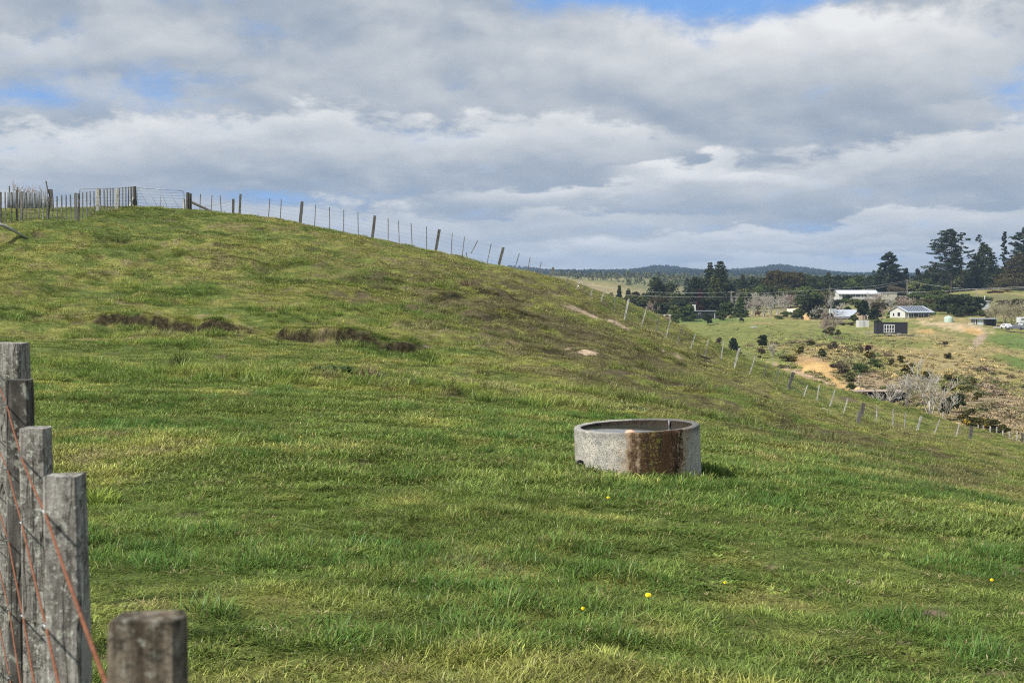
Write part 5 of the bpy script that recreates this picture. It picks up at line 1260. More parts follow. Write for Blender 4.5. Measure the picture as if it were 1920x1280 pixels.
for i, (px_, pb_, pt_, hw_, Y_, kd_, pal_, lb_) in enumerate([
 (1590,572,553,8,520,'round','dark','small dark tree against the left windows of the long house'),(1576,592,566,13,455,'bare','p3','pale bare tree left of the grey roof, behind it'),(1588,600,574,10,445,'round','green','green tree rising behind the middle of the grey roof'),
 (1648,600,566,14,440,'round','bronze','bronze tree between the tan barn and the panelled house'),(1670,604,584,10,415,'shrub','green','green bush left of the panelled house wall'),(1660,590,560,14,470,'bare','b4','brown bare tree above the tan barn'),(1702,588,562,18,478,'round','brown','brown leafy tree over the panelled roof'),
 (1728,594,570,13,455,'round','olive','olive tree touching the right end of the panelled roof'),(1745,602,584,12,420,'shrub','green','green bush right of the panelled house'),(1762,598,572,14,445,'round','olive','olive tree left of the dense dark trees'),(1720,566,548,16,520,'round','green','green tree below the low boundary wall'),
 (1752,566,544,16,530,'round','olive','olive tree on the bank below the knoll'),(1780,572,552,14,520,'round','green','green tree under the spiky light green clump'),(1690,572,556,12,510,'round','brown','brownish tree under the low boundary wall'),(1845,572,556,14,500,'round','olive','olive tree left of the reddish knoll scrub'),
 (1882,584,562,16,470,'round','brown','brownish tree behind the bare willows, left'),(1910,584,560,16,465,'round','bronze','bronze tree behind the bare willows, right'),(1855,604,586,10,405,'shrub','olive','olive bush behind the open shed'),(1536,600,574,14,430,'bare','p3','pale bare tree beside the wide dark spreading tree'),
 (1505,600,572,12,445,'bare','b3','brown bare tree left of the wide dark spreading tree'),(1500,602,578,12,440,'round','olive','olive bushy tree under the brown bare one'),(1460,606,592,12,425,'shrub','olive','olive shrub left under the pale grove'),(1580,618,604,9,385,'shrub','green','green bush right of the twiggy brown tree'),
 (1596,616,604,8,385,'shrub','bronze','bronze bush before the grey-roofed house'),(1646,614,600,8,380,'shrub','dark','dark bush behind the charcoal cabin, left corner'),(1300,602,588,9,430,'shrub','green','green bush at the left corner of the dark bungalow'),(1350,603,586,10,435,'shrub','olive','olive bush before the right end of the dark bungalow'),
 (1236,590,566,14,468,'bare','b3','brown bare tree behind the clipped olive bush'),(1298,590,560,10,478,'bare','p1','thin pale bare tree beside the red conifer'),(1420,588,556,16,480,'bare','b4','brown bare tree behind the pale grove, left'),(1470,592,560,14,470,'bare','p3','pale bare tree at the far right of the grove')]):
    T(px_, pb_, pt_, hw_, Y_, kd_, pal_, lb_, 'bush' if kd_ == 'shrub' else 'tree', 'bush' if kd_ == 'shrub' else None)
T(48, 400, 336, 26, 100, 'bare', 'b6', 'bare twiggy treetop showing above the corrugated iron wall', zb=3.6)
# gully and slope bushes
T(1308,642,622,12,300,'shrub','dark','dark bush half hidden by the hill fence', 'bush', 'bush')
T(1326,648,631,12,292,'shrub','dark','dark bush right of the half hidden one in the gully', 'bush', 'bush')
T(1346,652,629,10,285,'shrub','brown','round brownish bush in the gully', 'bush', 'bush')
T(1375,668,633,12,270,'cone','pine','young dark green pine in the gully', dens=1.2)
T(1429,652,627,8,290,'round','dark','dark round bush on a stem above the brown one')
T(1428,672,645,9,268,'shrub','brown','dark brown bush below the round one on the slope', 'bush', 'bush')
T(1450,694,642,10,235,'bare','p1','small pale bare tree left of the clay cutting')
T(1627,667,638,9,262,'shrub','copper','nearly black upright bush on the brow below the cabin', 'bush', 'bush')
T(1634,672,655,10,258,'shrub','gorse','gorse bush flowering under the nearly black one', 'bush', 'gorse_bush')
T(1614,662,648,6,266,'shrub','brown','small brown bush left of the nearly black one', 'bush', 'bush')
GL = 'gorse bushes on the far slope'
k = 0
for px_, pb_, pt_, hw_, Y_, pal_, lb_ in [(1772,648,641,5,300,'brown','tiny dark bush high on the slope right of the cabin'),(1777,672,658,8,258,'gorse','dark gorse above the crown of the big bare tree'),(1690,680,662,11,250,'gorse','gorse under the cabin slope, upper left of the bare tree'),(1672,684,668,9,246,'gorse','gorse left of the one under the cabin slope'),
    (1702,702,676,15,226,'gorse','large gorse behind the left limbs of the big bare tree'),(1735,712,694,10,222,'gorse','gorse showing through the middle of the bare tree'),(1778,712,702,11,220,'gorse','low wide gorse right of the bare tree'),(1770,734,725,7,200,'gorse','small gorse right of the bare tree, lower down'),(1785,735,727,5,200,'gorse','smallest gorse in the gap right of the bare tree'),
    (1810,735,724,10,200,'gorse','flat gorse patch out on the green right slope'),(1826,722,715,5,212,'gorse','tiny gorse above the flat patch on the right slope'),(1795,775,738,19,146,'dark','dark bush right beside the base of the bare tree'),(1775,788,748,20,140,'dark','darkest bush behind the trunk base of the bare tree'),
    (1815,800,752,22,132,'gorse','tall gorse between the dark bushes and the flowers'),(1838,806,770,22,126,'gorse','brightest yellow flowering gorse by the right fence'),(1858,812,780,14,124,'gorse','yellow gorse right of the brightest one'),(1876,815,792,10,122,'gorse','last small gorse near the right edge'),(1832,752,735,9,180,'gorse','gorse on the brown slope above the brightest one'),
    (1590,716,692,14,212,'olive','olive bush above the valley shed track'),(1612,700,676,13,226,'green','green bush on the scrubby bank below the cabin'),(1640,690,672,12,240,'green','green bush on the bank under the gorse'),(1574,700,676,13,222,'brown','brown bush just right of the clay cutting'),(1597,736,712,13,195,'olive','dull bush over the left end of the valley shed'),
    (1540,668,652,12,262,'olive','olive bush above the clay cutting'),(1500,664,648,12,270,'gorse','ochre bush left above the clay cutting'),(1478,676,660,12,255,'gorse','ochre bush at the left foot of the scrubby bank'),(1560,655,640,11,285,'brown','brown bush on the rim of the scrubby bank'),(1520,650,636,10,290,'olive','olive bush on the rim left of the brown one'),(1625,752,735,9,184,'brown','brown bush at the left end of the valley shed')]:
    T(px_, pb_, pt_, hw_, Y_, 'shrub', pal_, lb_, 'bush', 'gorse_bush' if pal_ == 'gorse' else 'bush')
# big bare tree in the gully
T(1742,790,662,44,150,'bare','p4x','largest pale bare tree, forked from the ground, right of the valley shed', seed=77)
T(1768,792,722,26,146,'bare','p3x','smaller pale bare tree leaning right beside the largest', seed=31)
T(1700,772,700,18,152,'bare','p3','thin pale saplings in front of the valley shed', seed=12)
T(1660,770,716,26,158,'bare','p5x','fine bare stems along the front of the valley shed', seed=19)
T(1608,756,700,12,170,'bare','p1','slender bare sapling at the left end of the valley shed')

# scrub and rank grass over the far slopes
m_tuft, t = new_mat('scrub_tuft'); tn = attr(t, 'tint', 'INSTANCER').outputs['Color']; bv = attr(t, 'bv').outputs['Fac']
b_ = t.math('MULTIPLY_ADD', bv, 1.1, .45); c = t.mix(1.0, tn, t.comb(b_, b_, b_), 'MULTIPLY')
d = t.node('ShaderNodeBsdfDiffuse'); t.l.new(c, d.inputs[0]); o_ = t.node('ShaderNodeOutputMaterial'); t.l.new(d.outputs[0], o_.inputs[0])
lib_s = lib('scrub_tuft', 6, m_tuft, nb=34, rad=.9, h0=.25, h1=1.0, wid=.16, lean=(.2, 1.1), wither=0)
def scrub(y0, y1, n, sc, name, label, um0=.10, um1=.42):
    Y = np.exp(rng.uniform(np.log(y0), np.log(y1), n)); X = rng.uniform(um0, um1, n) * Y; Z = H_far(X, Y)
    px, py = proj(X, Y, Z); c = far_tint(X, Y, Z)
    w_ = np.clip(blob(px, py, 1560, 690, 110, 60, .2) + blob(px, py, 1850, 760, 130, 60, .2) + .8 * blob(px, py, 1640, 730, 80, 40, .1) + .35 * blob(px, py, 1750, 690, 200, 60, .1) + .12, 0, 1)
    clay = (c[:, 0] > c[:, 1] * 1.45); w_ = np.where(clay, .02, w_)
    w_ = w_ * .7 * (fbm(X * .12, Y * .12, 81, 3) > -.35)
    w_ = np.where((np.abs(py - 610) < 16) & (px > 1470), w_ * .15, w_)
    keep = rng.random(n) < w_
    X, Y, Z, c, w_ = X[keep], Y[keep], Z[keep], c[keep], w_[keep]; n = len(X)
    c = c * rng.uniform(.85, 1.6, (n, 1)); pick = rng.random(n)
    c = np.where((pick < .30)[:, None], np.array([.20, .165, .10]) * rng.uniform(.7, 1.6, (n, 1)), c); c = np.where(((pick > .30) & (pick < .38))[:, None], np.array([.13, .14, .055]), c); c = np.where(((pick > .38) & (pick < .46))[:, None], np.array([.36, .30, .17]), c)
    s_ = rng.uniform(.5, 1.2, n) * sc; hh = s_ * rng.uniform(.5, 1.3, n) * (.35 + .9 * w_)
    scatter(name, np.stack([X, Y, Z - .05], 1), rng.uniform(0, 6.28, n), np.stack([s_, s_, hh], 1), c, lib_s, label, 'scrub')
scrub(108, 210, 15000, .42, 'scrub', 'brown and olive rank scrub in the gully bottom and lower right slope', .2, .42)
scrub(200, 420, 20000, .55, 'scrub', 'rough scrub and rank grass over the slope below the houses')

# wooded far ridge and mid-distance bush
THICK = True
m_ridge, t = new_mat('ridge_conifer'); tn = attr(t, 'tint', 'INSTANCER').outputs['Color']; rn = t.node('ShaderNodeObjectInfo').outputs['Random']
b_ = t.math('MULTIPLY_ADD', rn, .7, .65); d = t.node('ShaderNodeBsdfDiffuse'); t.l.new(t.mix(1.0, tn, t.comb(b_, b_, b_), 'MULTIPLY'), d.inputs[0]); o_ = t.node('ShaderNodeOutputMaterial'); t.l.new(d.outputs[0], o_.inputs[0])
cr_ = bpy.data.collections.new('ridge_tree'); rr_ = np.random.default_rng(9)
for i in range(5):
    cen = []; 
    for k in range(46):
        f = k / 46; q = (1 - f) ** .8 * (.30 if i < 3 else .42); a_ = rr_.uniform(0, 6.28); cen.append((math.cos(a_) * q, math.sin(a_) * q, .1 + .9 * f - q * .15))
    V, Fc, cv = leaf_quads(cen, [.10] * 46, 3, .11, 50 + i, .5)
    me = bpy.data.meshes.new('ridge_tree'); me.from_pydata([tuple(v) for v in V], [], [tuple(f) for f in Fc]); me.materials.append(m_ridge); cr_.objects.link(bpy.data.objects.new('ridge_tree', me))
def wood(n, y0, y1, cond, hmin, hmax, c, name, label, u0=-.05, u1=.42):
    Y = rng.uniform(y0, y1, n); X = rng.uniform(u0, u1, n) * Y; k = cond(X, Y); X, Y = X[k], Y[k]; Z = H_far(X, Y); n = len(X)
    s_ = rng.uniform(hmin, hmax, n); cc = np.array(c) * rng.uniform(.75, 1.3, (n, 1))
    scatter(name, np.stack([X, Y, Z - 1], 1), rng.uniform(0, 6.28, n), np.stack([s_ * .9, s_ * .9, s_], 1), cc, cr_, label, 'wood')
cb_ = bpy.data.collections.new('thicket')
for i in range(5):
    r_ = np.random.default_rng(70 + i); d_ = r_.normal(size=(60, 3)); d_ /= np.linalg.norm(d_, axis=1)[:, None]; d_[:, 2] = np.abs(d_[:, 2]) * .75; d_ *= r_.uniform(.5, 1.05, (60, 1))
    V, Fc, cv = leaf_quads(d_, [.18] * 60, 6, .13, 60 + i, .8); me = bpy.data.meshes.new('thicket'); me.from_pydata([tuple(v) for v in V], [], [tuple(f) for f in Fc]); me.materials.append(m_ridge); cb_.objects.link(bpy.data.objects.new('thicket', me))
def thicket(n, y0, y1, u0, u1, blobs_, cols, smin, smax, label):
    Y = rng.uniform(y0, y1, n); X = rng.uniform(u0, u1, n) * Y; Z = H_far(X, Y); px, py = proj(X, Y, Z); w_ = np.zeros(n)
    for b in blobs_: w_ = np.maximum(w_, blob(px, py, *b))
    c0_ = far_tint(X, Y, Z); w_ = np.where(c0_[:, 0] > c0_[:, 1] * 1.5, 0, w_)
    k = rng.random(n) < w_ * (fbm(X * .08, Y * .08, 93, 3) > -.12); X, Y, Z = X[k], Y[k], Z[k]; n = len(X)
    cc = np.array(cols)[rng.integers(0, len(cols), n)] * rng.uniform(.7, 1.35, (n, 1)); s_ = rng.uniform(smin, smax, n)
    scatter('scrub_thicket', np.stack([X, Y, Z - .1], 1), rng.uniform(0, 6.28, n), np.stack([s_, s_, s_ * rng.uniform(.5, .9, n)], 1), cc, cb_, label, 'scrub')
thicket(5000, 150, 300, .15, .42, [(1560, 665, 75, 20, .15), (1630, 700, 60, 26, .25), (1500, 660, 40, 10, .1), (1870, 745, 70, 40, .25), (1700, 700, 40, 12, .1), (1720, 745, 40, 16, .2)],
    [(.16, .155, .07), (.22, .18, .10), (.13, .145, .06), (.25, .20, .12), (.18, .185, .07), (.20, .155, .11)], .4, 1.2, 'scrubby bushes over the bank above the clay cutting and lower right slope')
wood(34000, 2150, 3300, lambda X, Y: np.ones(len(X), bool), 7, 15, (.034, .058, .056), 'ridge_forest', 'dark conifer plantation along the far ridge')  # blue in the tint paints extra haze onto the far trees
wood(5000, 850, 2100, lambda X, Y: fbm(X * .006, Y * .004, 87, 3) > .02, 3, 7, (.12, .135, .075), 'distant_bush', 'bush patches on the tan hills before the ridge')
wood(1500, 600, 800, lambda X, Y: (fbm(X * .012, Y * .012, 88, 3) > -.3) & (X / Y > .125), 6, 10, (.032, .040, .020), 'background_bush', 'dark bush behind the skyline trees')

# ------------------------------------------------------------------ buildings
m_wwall = plain('wall_white', (.52, .52, .49), .7, .10, 3); m_cream = plain('wall_cream', (.48, .45, .36), .7, .12, 3); m_grey = plain('roof_grey', (.36, .385, .415), .5, .12, 2, .4, stretch=(12, 1, 1)); m_wroof = plain('roof_white', (.50, .515, .53), .5, .08, 2, .4, stretch=(12, 1, 1))
m_char = plain('wall_charcoal', (.022, .022, .028), .75, .3, 3, stretch=(14, 14, .4)); m_glass = plain('window_glass', (.018, .022, .030), .08, .3, 2, .8); m_frame = plain('frame_white', (.60, .60, .58), .6, .05, 3)
m_solar = plain('solar_panel', (.020, .028, .055), .2, .2, 4, .7); m_tank = plain('tank_green', (.36, .46, .38), .6, .08, 3); m_deck = plain('deck_wood', (.26, .23, .19), .8, .2, 5); m_blue = plain('wall_blue_grey', (.50, .56, .60), .6, .1, 3); m_tan = plain('wall_tan', (.30, .23, .17), .8, .2, 3); m_black = plain('shed_dark', (.016, .015, .016), .85, .4, 3, stretch=(9, 9, .5)); m_clay = plain('clay_heap', (.50, .32, .14), .95, .3, 2, bumpy=.3); m_rock = plain('stone_grey', (.22, .23, .23), .9, .3, 3, bumpy=.3); m_tyre = plain('tyre_black', (.02, .02, .02), .8, .2, 5); m_carw = plain('car_white', (.58, .59, .60), .3, .04, 2, .6); m_carg = plain('car_grey', (.10, .11, .13), .3, .1, 2, .6); m_cars = plain('car_silver', (.38, .40, .42), .3, .1, 2, .6)
def building(name, pxl, pyb, Y_, rz, label, cat, up=0.0):
    a_ = at(pxl, pyb, Y_); return empty(name, (a_[0], Y_, a_[2] + up), label, cat, rz=rz)
def part(p, name, mat, shapes, **kw):
    mb = MB()
    for s_ in shapes:
        if s_[0] == 'b': mb.box(((s_[1] + s_[4]) / 2, (s_[2] + s_[5]) / 2, (s_[3] + s_[6]) / 2), (abs(s_[4] - s_[1]), abs(s_[5] - s_[2]), abs(s_[6] - s_[3])))
        elif s_[0] == 'q': mb.add(s_[1], [tuple(range(len(s_[1])))])
        elif s_[0] == 'x': mb.add(s_[1], s_[2])
        elif s_[0] == 't': mb.tube(s_[1], s_[2], 8)
    return mb.build(name, mat, p, **kw)
def gable_roof(L, D, z0, rise, ov=.4, th=.12, front=None, axis='x'):
    """two sloping slabs, ridge along x"""
    fo = ov if front is None else front; sh = []
    for y_e, y_r in ((-fo, D / 2), (D + ov, D / 2)):
        zr = z0 + rise; ze = z0 - (fo if y_e < 0 else ov) * rise / (D / 2) * .6
        P = [(-ov, y_e, ze), (L + ov, y_e, ze), (L + ov, y_r, zr), (-ov, y_r, zr)]; P2 = [(x_, y_, z_ + th) for x_, y_, z_ in P]
        Q = P + P2; sh.append(('x', Q, [(0, 3, 2, 1), (4, 5, 6, 7), (0, 1, 5, 4), (1, 2, 6, 5), (2, 3, 7, 6), (3, 0, 4, 7)] if y_e < 0 else [(0, 1, 2, 3), (7, 6, 5, 4), (4, 5, 1, 0), (5, 6, 2, 1), (6, 7, 3, 2), (7, 4, 0, 3)]))
    return sh
def walls_gable(L, D, h, rise):
    V = [(0, 0, 0), (L, 0, 0), (L, D, 0), (0, D, 0), (0, 0, h), (L, 0, h), (L, D, h), (0, D, h), (0, D / 2, h + rise), (L, D / 2, h + rise)]
    return [('x', V, [(0, 1, 5, 4), (2, 3, 7, 6), (1, 2, 6, 9, 5), (3, 0, 4, 8, 7), (4, 5, 9, 8), (8, 9, 6, 7)]), ('b', .002, .002, -1.5, L - .002, D - .002, 0)]
def window(p, x0, z0, x1, z1, y_=-.03, side=None, bars=1):
    """window on the front (y = 0) or left (x = 0) wall"""
    if side == 'l': f_ = part(p, 'window', m_frame, [('b', -.05, x0, z0, .02, x1, z1)]); part(f_, 'pane', m_glass, [('b', -.07, x0 + .08, z0 + .08, -.04, x1 - .08, z1 - .08)])
    else:
        f_ = part(p, 'window', m_frame, [('b', x0, -.05, z0, x1, .02, z1)]); w_ = (x1 - x0) / bars
        for i in range(bars): part(f_, 'pane', m_glass, [('b', x0 + w_ * i + .06, -.075, z0 + .07, x0 + w_ * (i + 1) - .06, -.04, z1 - .07)])
    return f_
# house with dark roof panels and verandah
h = building('weatherboard_house', 1697, 600, 398, R(27), 'cream gabled house with dark roof panels and a glazed verandah', 'house')
part(h, 'wall', m_wwall, walls_gable(9.4, 6.2, 2.45, 1.35))
rf = part(h, 'roof', m_grey, gable_roof(9.4, 6.2, 2.45, 1.35, .35, .10, front=1.5))
for i in range(9):
    x0 = .75 + i * .92; zs = lambda yy: 2.45 + 1.35 * (yy / 3.1) + .135 if yy > 0 else 2.45 + .6 * 1.35 * (yy / 3.1) + .135
    y0, y1 = -.6, 2.7
    z_a = (2.45 - 1.5 * 1.35 / 3.1 * .6); zz = lambda yy: z_a + (yy + 1.5) / 4.6 * (3.80 - z_a) + .125
    part(h, 'solar_panel', m_solar, [('x', [(x0, y0, zz(y0)), (x0 + .50, y0, zz(y0)), (x0 + .50, y1, zz(y1)), (x0, y1, zz(y1)), (x0, y0, zz(y0) + .05), (x0 + .50, y0, zz(y0) + .05), (x0 + .50, y1, zz(y1) + .05), (x0, y1, zz(y1) + .05)], [(4, 5, 6, 7), (0, 1, 5, 4), (1, 2, 6, 5), (2, 3, 7, 6), (3, 0, 4, 7)])])
part(h, 'deck', m_frame, [('b', 0, -1.4, -.55, 9.4, -.01, -.12)])
for i in range(6): part(h, 'verandah_post', m_frame, [('b', .02 + i * 1.86, -1.36, -.12, .12 + i * 1.86, -1.26, 1.85)])
window(h, .9, .1, 2.0, 2.1, bars=2); window(h, 2.4, .1, 5.8, 2.15, bars=4); window(h, 6.1, .1, 9.1, 2.15, bars=3)
part(h, 'handrail', m_frame, [('b', .1, -1.38, .78, 3.6, -1.32, .86)])
window(h, 1.9, 1.0, 3.1, 2.2, side='l'); window(h, 4.3, 1.0, 5.0, 2.0, side='l')
# charcoal cabin
h = building('charcoal_cabin', 1643, 627, 330, R(-3), 'flat-roofed charcoal cabin with white french doors', 'cabin')
part(h, 'wall', m_char, [('b', 0, 0, .15, 7.25, 3.0, 2.72)]); part(h, 'roof', m_char, [('b', -.06, -.08, 2.723, 7.31, 3.08, 2.82)])
for i in range(5): part(h, 'pile', m_deck, [('b', .2 + i * 1.65, .15, -.8, .35 + i * 1.65, .3, .148)])
d_ = part(h, 'french_doors', m_frame, [('b', 1.72, -.07, .45, 4.22, -.003, 2.35)])
for i in range(4):
    x0 = 1.84 + i * .60; part(d_, 'pane', m_glass, [('b', x0, -.09, 1.35, x0 + .40, -.065, 2.2)]); part(d_, 'pane', m_glass, [('b', x0, -.09, .6, x0 + .40, -.065, 1.22)])
part(h, 'step', m_deck, [('b', 2.5, -.9, -.1, 3.4, -.1, .10), ('b', 2.5, -.45, .101, 3.4, -.1, .3)]); part(h, 'planter', m_deck, [('b', 4.7, -.7, -.1, 5.6, -.15, .35)])
b = building('timber_platform', 1623, 627, 332, 0, 'low grey timber platform left of the charcoal cabin', 'platform')
part(b, 'deck_boards', m_rock, [('b', 0, 0, .42, 1.9, 1.6, .52)]); [part(b, 'leg', m_deck, [('b', x_, .05, -.5, x_ + .1, .15, .418)]) for x_ in (.05, .9, 1.75)]
# white container
h = building('white_container', 1610, 614, 366, R(4), 'small white site container with a grey middle panel', 'container')
part(h, 'body', m_wwall, [('b', 0, 0, 0, 2.8, 2.2, 1.85)]); part(h, 'door', m_grey, [('b', 1.12, -.04, .1, 1.62, -.003, 1.75)]); part(h, 'skid', m_deck, [('b', .1, .1, -.7, .3, 2.1, -.003), ('b', 2.5, .1, -.7, 2.7, 2.1, -.003)])
# long white house
h = building('long_white_house', 1573, 561, 540, R(5), 'long white house with pale roof, half hidden by bare trees', 'house')
part(h, 'wall', m_wwall, walls_gable(15.2, 6.5, 2.1, 1.3)); part(h, 'roof', m_wroof, gable_roof(15.2, 6.5, 2.1, 1.3, .45))
for x0, x1, z0, z1, n in ((1.3, 1.9, .4, 1.9, 1), (2.6, 4.0, .2, 1.9, 2), (4.7, 6.3, .9, 1.9, 3), (6.7, 8.3, .9, 1.9, 3), (9.0, 9.5, .9, 1.9, 1), (10.0, 11.2, .9, 1.9, 2)): window(h, x0, z0, x1, z1, bars=n)
h = building('cream_annex', 1652, 559, 545, R(6), 'low cream flat-roofed annex right of the long white house', 'annex')
part(h, 'wall', m_cream, [('b', 0, 0, -.8, 6.4, 4, 2.0)]); part(h, 'roof', m_wroof, [('b', -.2, -.2, 2.003, 6.6, 4.2, 2.15)]); window(h, 2.4, 1.0, 2.9, 1.6)
h = building('carport', 1640, 557, 530, R(2), 'small white lean-to roof between the long house and annex', 'shelter')
part(h, 'roof', m_wroof, [('b', 0, 0, 1.7, 3.2, 3, 1.85)]); [part(h, 'post', m_frame, [('b', x_, .1, -1, x_ + .12, .2, 1.698)]) for x_ in (.1, 2.9)]
h = building('low_white_wall', 1683, 559, 548, R(2), 'low white boundary wall right of the cream annex', 'wall'); part(h, 'wall', m_cream, [('b', 0, 0, -.5, 6.2, .2, .8)]); part(h, 'coping', m_wwall, [('b', -.03, -.05, .803, 6.23, .25, .9)])
h = building('white_hut', 1707, 554, 565, R(5), 'tiny white hut above the low boundary wall', 'hut'); part(h, 'wall', m_wwall, [('b', 0, 0, -.5, 2.1, 2, 1.2)]); part(h, 'roof', m_wroof, [('b', -.1, -.1, 1.203, 2.2, 2.1, 1.3)])
# grey roofed house
h = building('grey_roofed_house', 1566, 603, 430, R(8), 'grey iron roofed house low among the trees', 'house')
part(h, 'wall', m_black, walls_gable(7.6, 6.5, 1.5, 1.9)); part(h, 'roof', m_grey, gable_roof(7.6, 6.5, 1.6, 1.9, .35)); part(h, 'verandah_roof', m_wroof, [('b', .3, -1.9, 1.05, 4.6, -.42, 1.15)]); part(h, 'dormer', m_blue, [('b', -.9, 1.5, 2.6, 1.0, 3.0, 3.9)]); window(h, 2.0, .2, 3.2, 1.1)
h = building('brown_barn', 1621, 603, 425, R(35), 'tan gabled barn mostly hidden behind a dark tree', 'barn')
part(h, 'wall', m_tan, walls_gable(5.0, 4.2, 1.9, 1.5)); part(h, 'roof', m_grey, gable_roof(5.0, 4.2, 1.95, 1.5, .3))
h = building('cream_roofed_shed', 1477, 590, 462, R(-10), 'small cream roofed shed right of the pale bare grove', 'shed'); part(h, 'wall', m_tan, walls_gable(2.8, 2.4, .9, .9)); part(h, 'roof', m_cream, gable_roof(2.8, 2.4, .95, .9, .25))
# open shed with white doors
h = building('open_shed', 1828, 612, 384, R(-2), 'flat-roofed shed, white doors left and dark open bay right', 'shed')
part(h, 'wall', m_rock, [('b', 0, 3.4, -.5, 5.9, 3.5, 2.05), ('b', -.1, .1, -.5, -.003, 3.4, 2.05), ('b', 2.7, .1, -.3, 2.8, 3.4, 2.05), ('b', 5.8, .1, -.5, 5.9, 3.39, 2.05)]); part(h, 'roof', m_grey, [('b', -.8, -.5, 2.053, 6.3, 3.9, 2.22)])
part(h, 'door', m_wwall, [('b', .55, 0, 0, .85, .06, 2.0)]); part(h, 'door', m_blue, [('b', .88, 0, 0, 1.9, .06, 2.0)]); part(h, 'door', m_wwall, [('b', 1.93, 0, 0, 2.3, .06, 2.0)]); part(h, 'post', m_wwall, [('b', 0, -.05, -.3, .28, .05, 2.05)])
h = building('pale_house', 1840, 590, 440, R(10), 'pale blue-white two-storey house glimpsed between trees', 'house'); part(h, 'wall', m_blue, [('b', 0, 0, -1, 2.8, 4, 4.2)]); part(h, 'roof', m_wroof, [('b', -.9, -.3, 4.203, 3.0, 4.3, 4.35)]); part(h, 'flue', m_frame, [('t', [(1.4, .6, 4.3), (1.4, .6, 6.0)], .12)]); window(h, .5, 2.6, 1.2, 3.6); window(h, 1.7, .8, 2.4, 1.9)
h = building('caravan', 1748, 576, 455, R(0), 'white caravan roof peeping out right of the panelled house', 'caravan'); part(h, 'body', m_wwall, [('b', 0, 0, -.9, 2.1, 2, .45)]); window(h, .4, -.2, 1.0, .2)
# dark building by the lawn
h = building('dark_bungalow', 1305, 597, 452, R(-3), 'long low dark bungalow behind the bright lawn', 'bungalow')
part(h, 'wall', m_char, [('b', 0, 0, -.5, 7.6, 4, 2.3)]); part(h, 'roof', m_rock, [('b', -.3, -.3, 2.303, 7.9, 4.3, 2.5)]); window(h, .7, 1.25, 1.6, 1.75); part(h, 'door', m_frame, [('b', 5.9, -.03, 0, 6.1, -.003, 1.9)])
h = building('white_flue', 1300, 592, 455, 0, 'white angled chimney flue standing left of the dark bungalow', 'chimney'); part(h, 'stack', m_frame, [('b', .25, 0, -.3, .75, .5, 3.3)]); part(h, 'cowl', m_frame, [('b', -.45, .02, 3.303, .75, .48, 3.6)])
h = building('garden_shed', 1246, 601, 438, R(4), 'pale garden shed roof at the left end of the lawn', 'shed'); part(h, 'wall', m_tan, [('b', .1, .1, -.5, 2.0, 1.8, 1.4)]); part(h, 'roof', m_cream, [('b', 0, 0, 1.403, 2.1, 1.9, 1.9)])
# valley shed
h = building('valley_shed', 1608, 768, 172, R(1.5), 'long dark open-fronted shed in the valley, thin pale roof edge', 'shed')
part(h, 'wall', m_black, [('b', 0, 3.0, -.6, 6.1, 3.1, 2.2), ('b', -.1, 0, -.6, -.003, 3.1, 2.2), ('b', 6.1, 0, -.6, 6.2, 3.1, 2.3), ('b', 0, .3, -.6, 6.1, .4, 1.95)]); part(h, 'roof', m_tan, [('b', -.3, -.1, 2.213, 6.3, 3.15, 2.27)])
for i in range(7): part(h, 'post', m_bark, [('b', .02 + i * 1.0, -.02, -.6, .1 + i * 1.0, .06, 2.21)])
part(h, 'white_sheet', m_wwall, [('b', 5.0, .22, 1.35, 5.5, .295, 1.95)]); part(h, 'window', m_frame, [('b', 2.4, .24, 1.55, 2.75, .295, 1.75)])
# water tank
h = building('water_tank', 1778.5, 603.5, 388, 0, 'pale green domed water tank on the clay terrace', 'tank')
mb = MB(); mb.lathe([(1.24, -.3), (1.24, 1.15), (1.20, 1.25), (.9, 1.48), (.45, 1.62), (.001, 1.66)], 28); mb.build('body', m_tank, h, True); mb = MB(); mb.lathe([(.26, 1.60), (.26, 1.74), (.001, 1.75)], 14); mb.build('lid', m_tank, h, True)
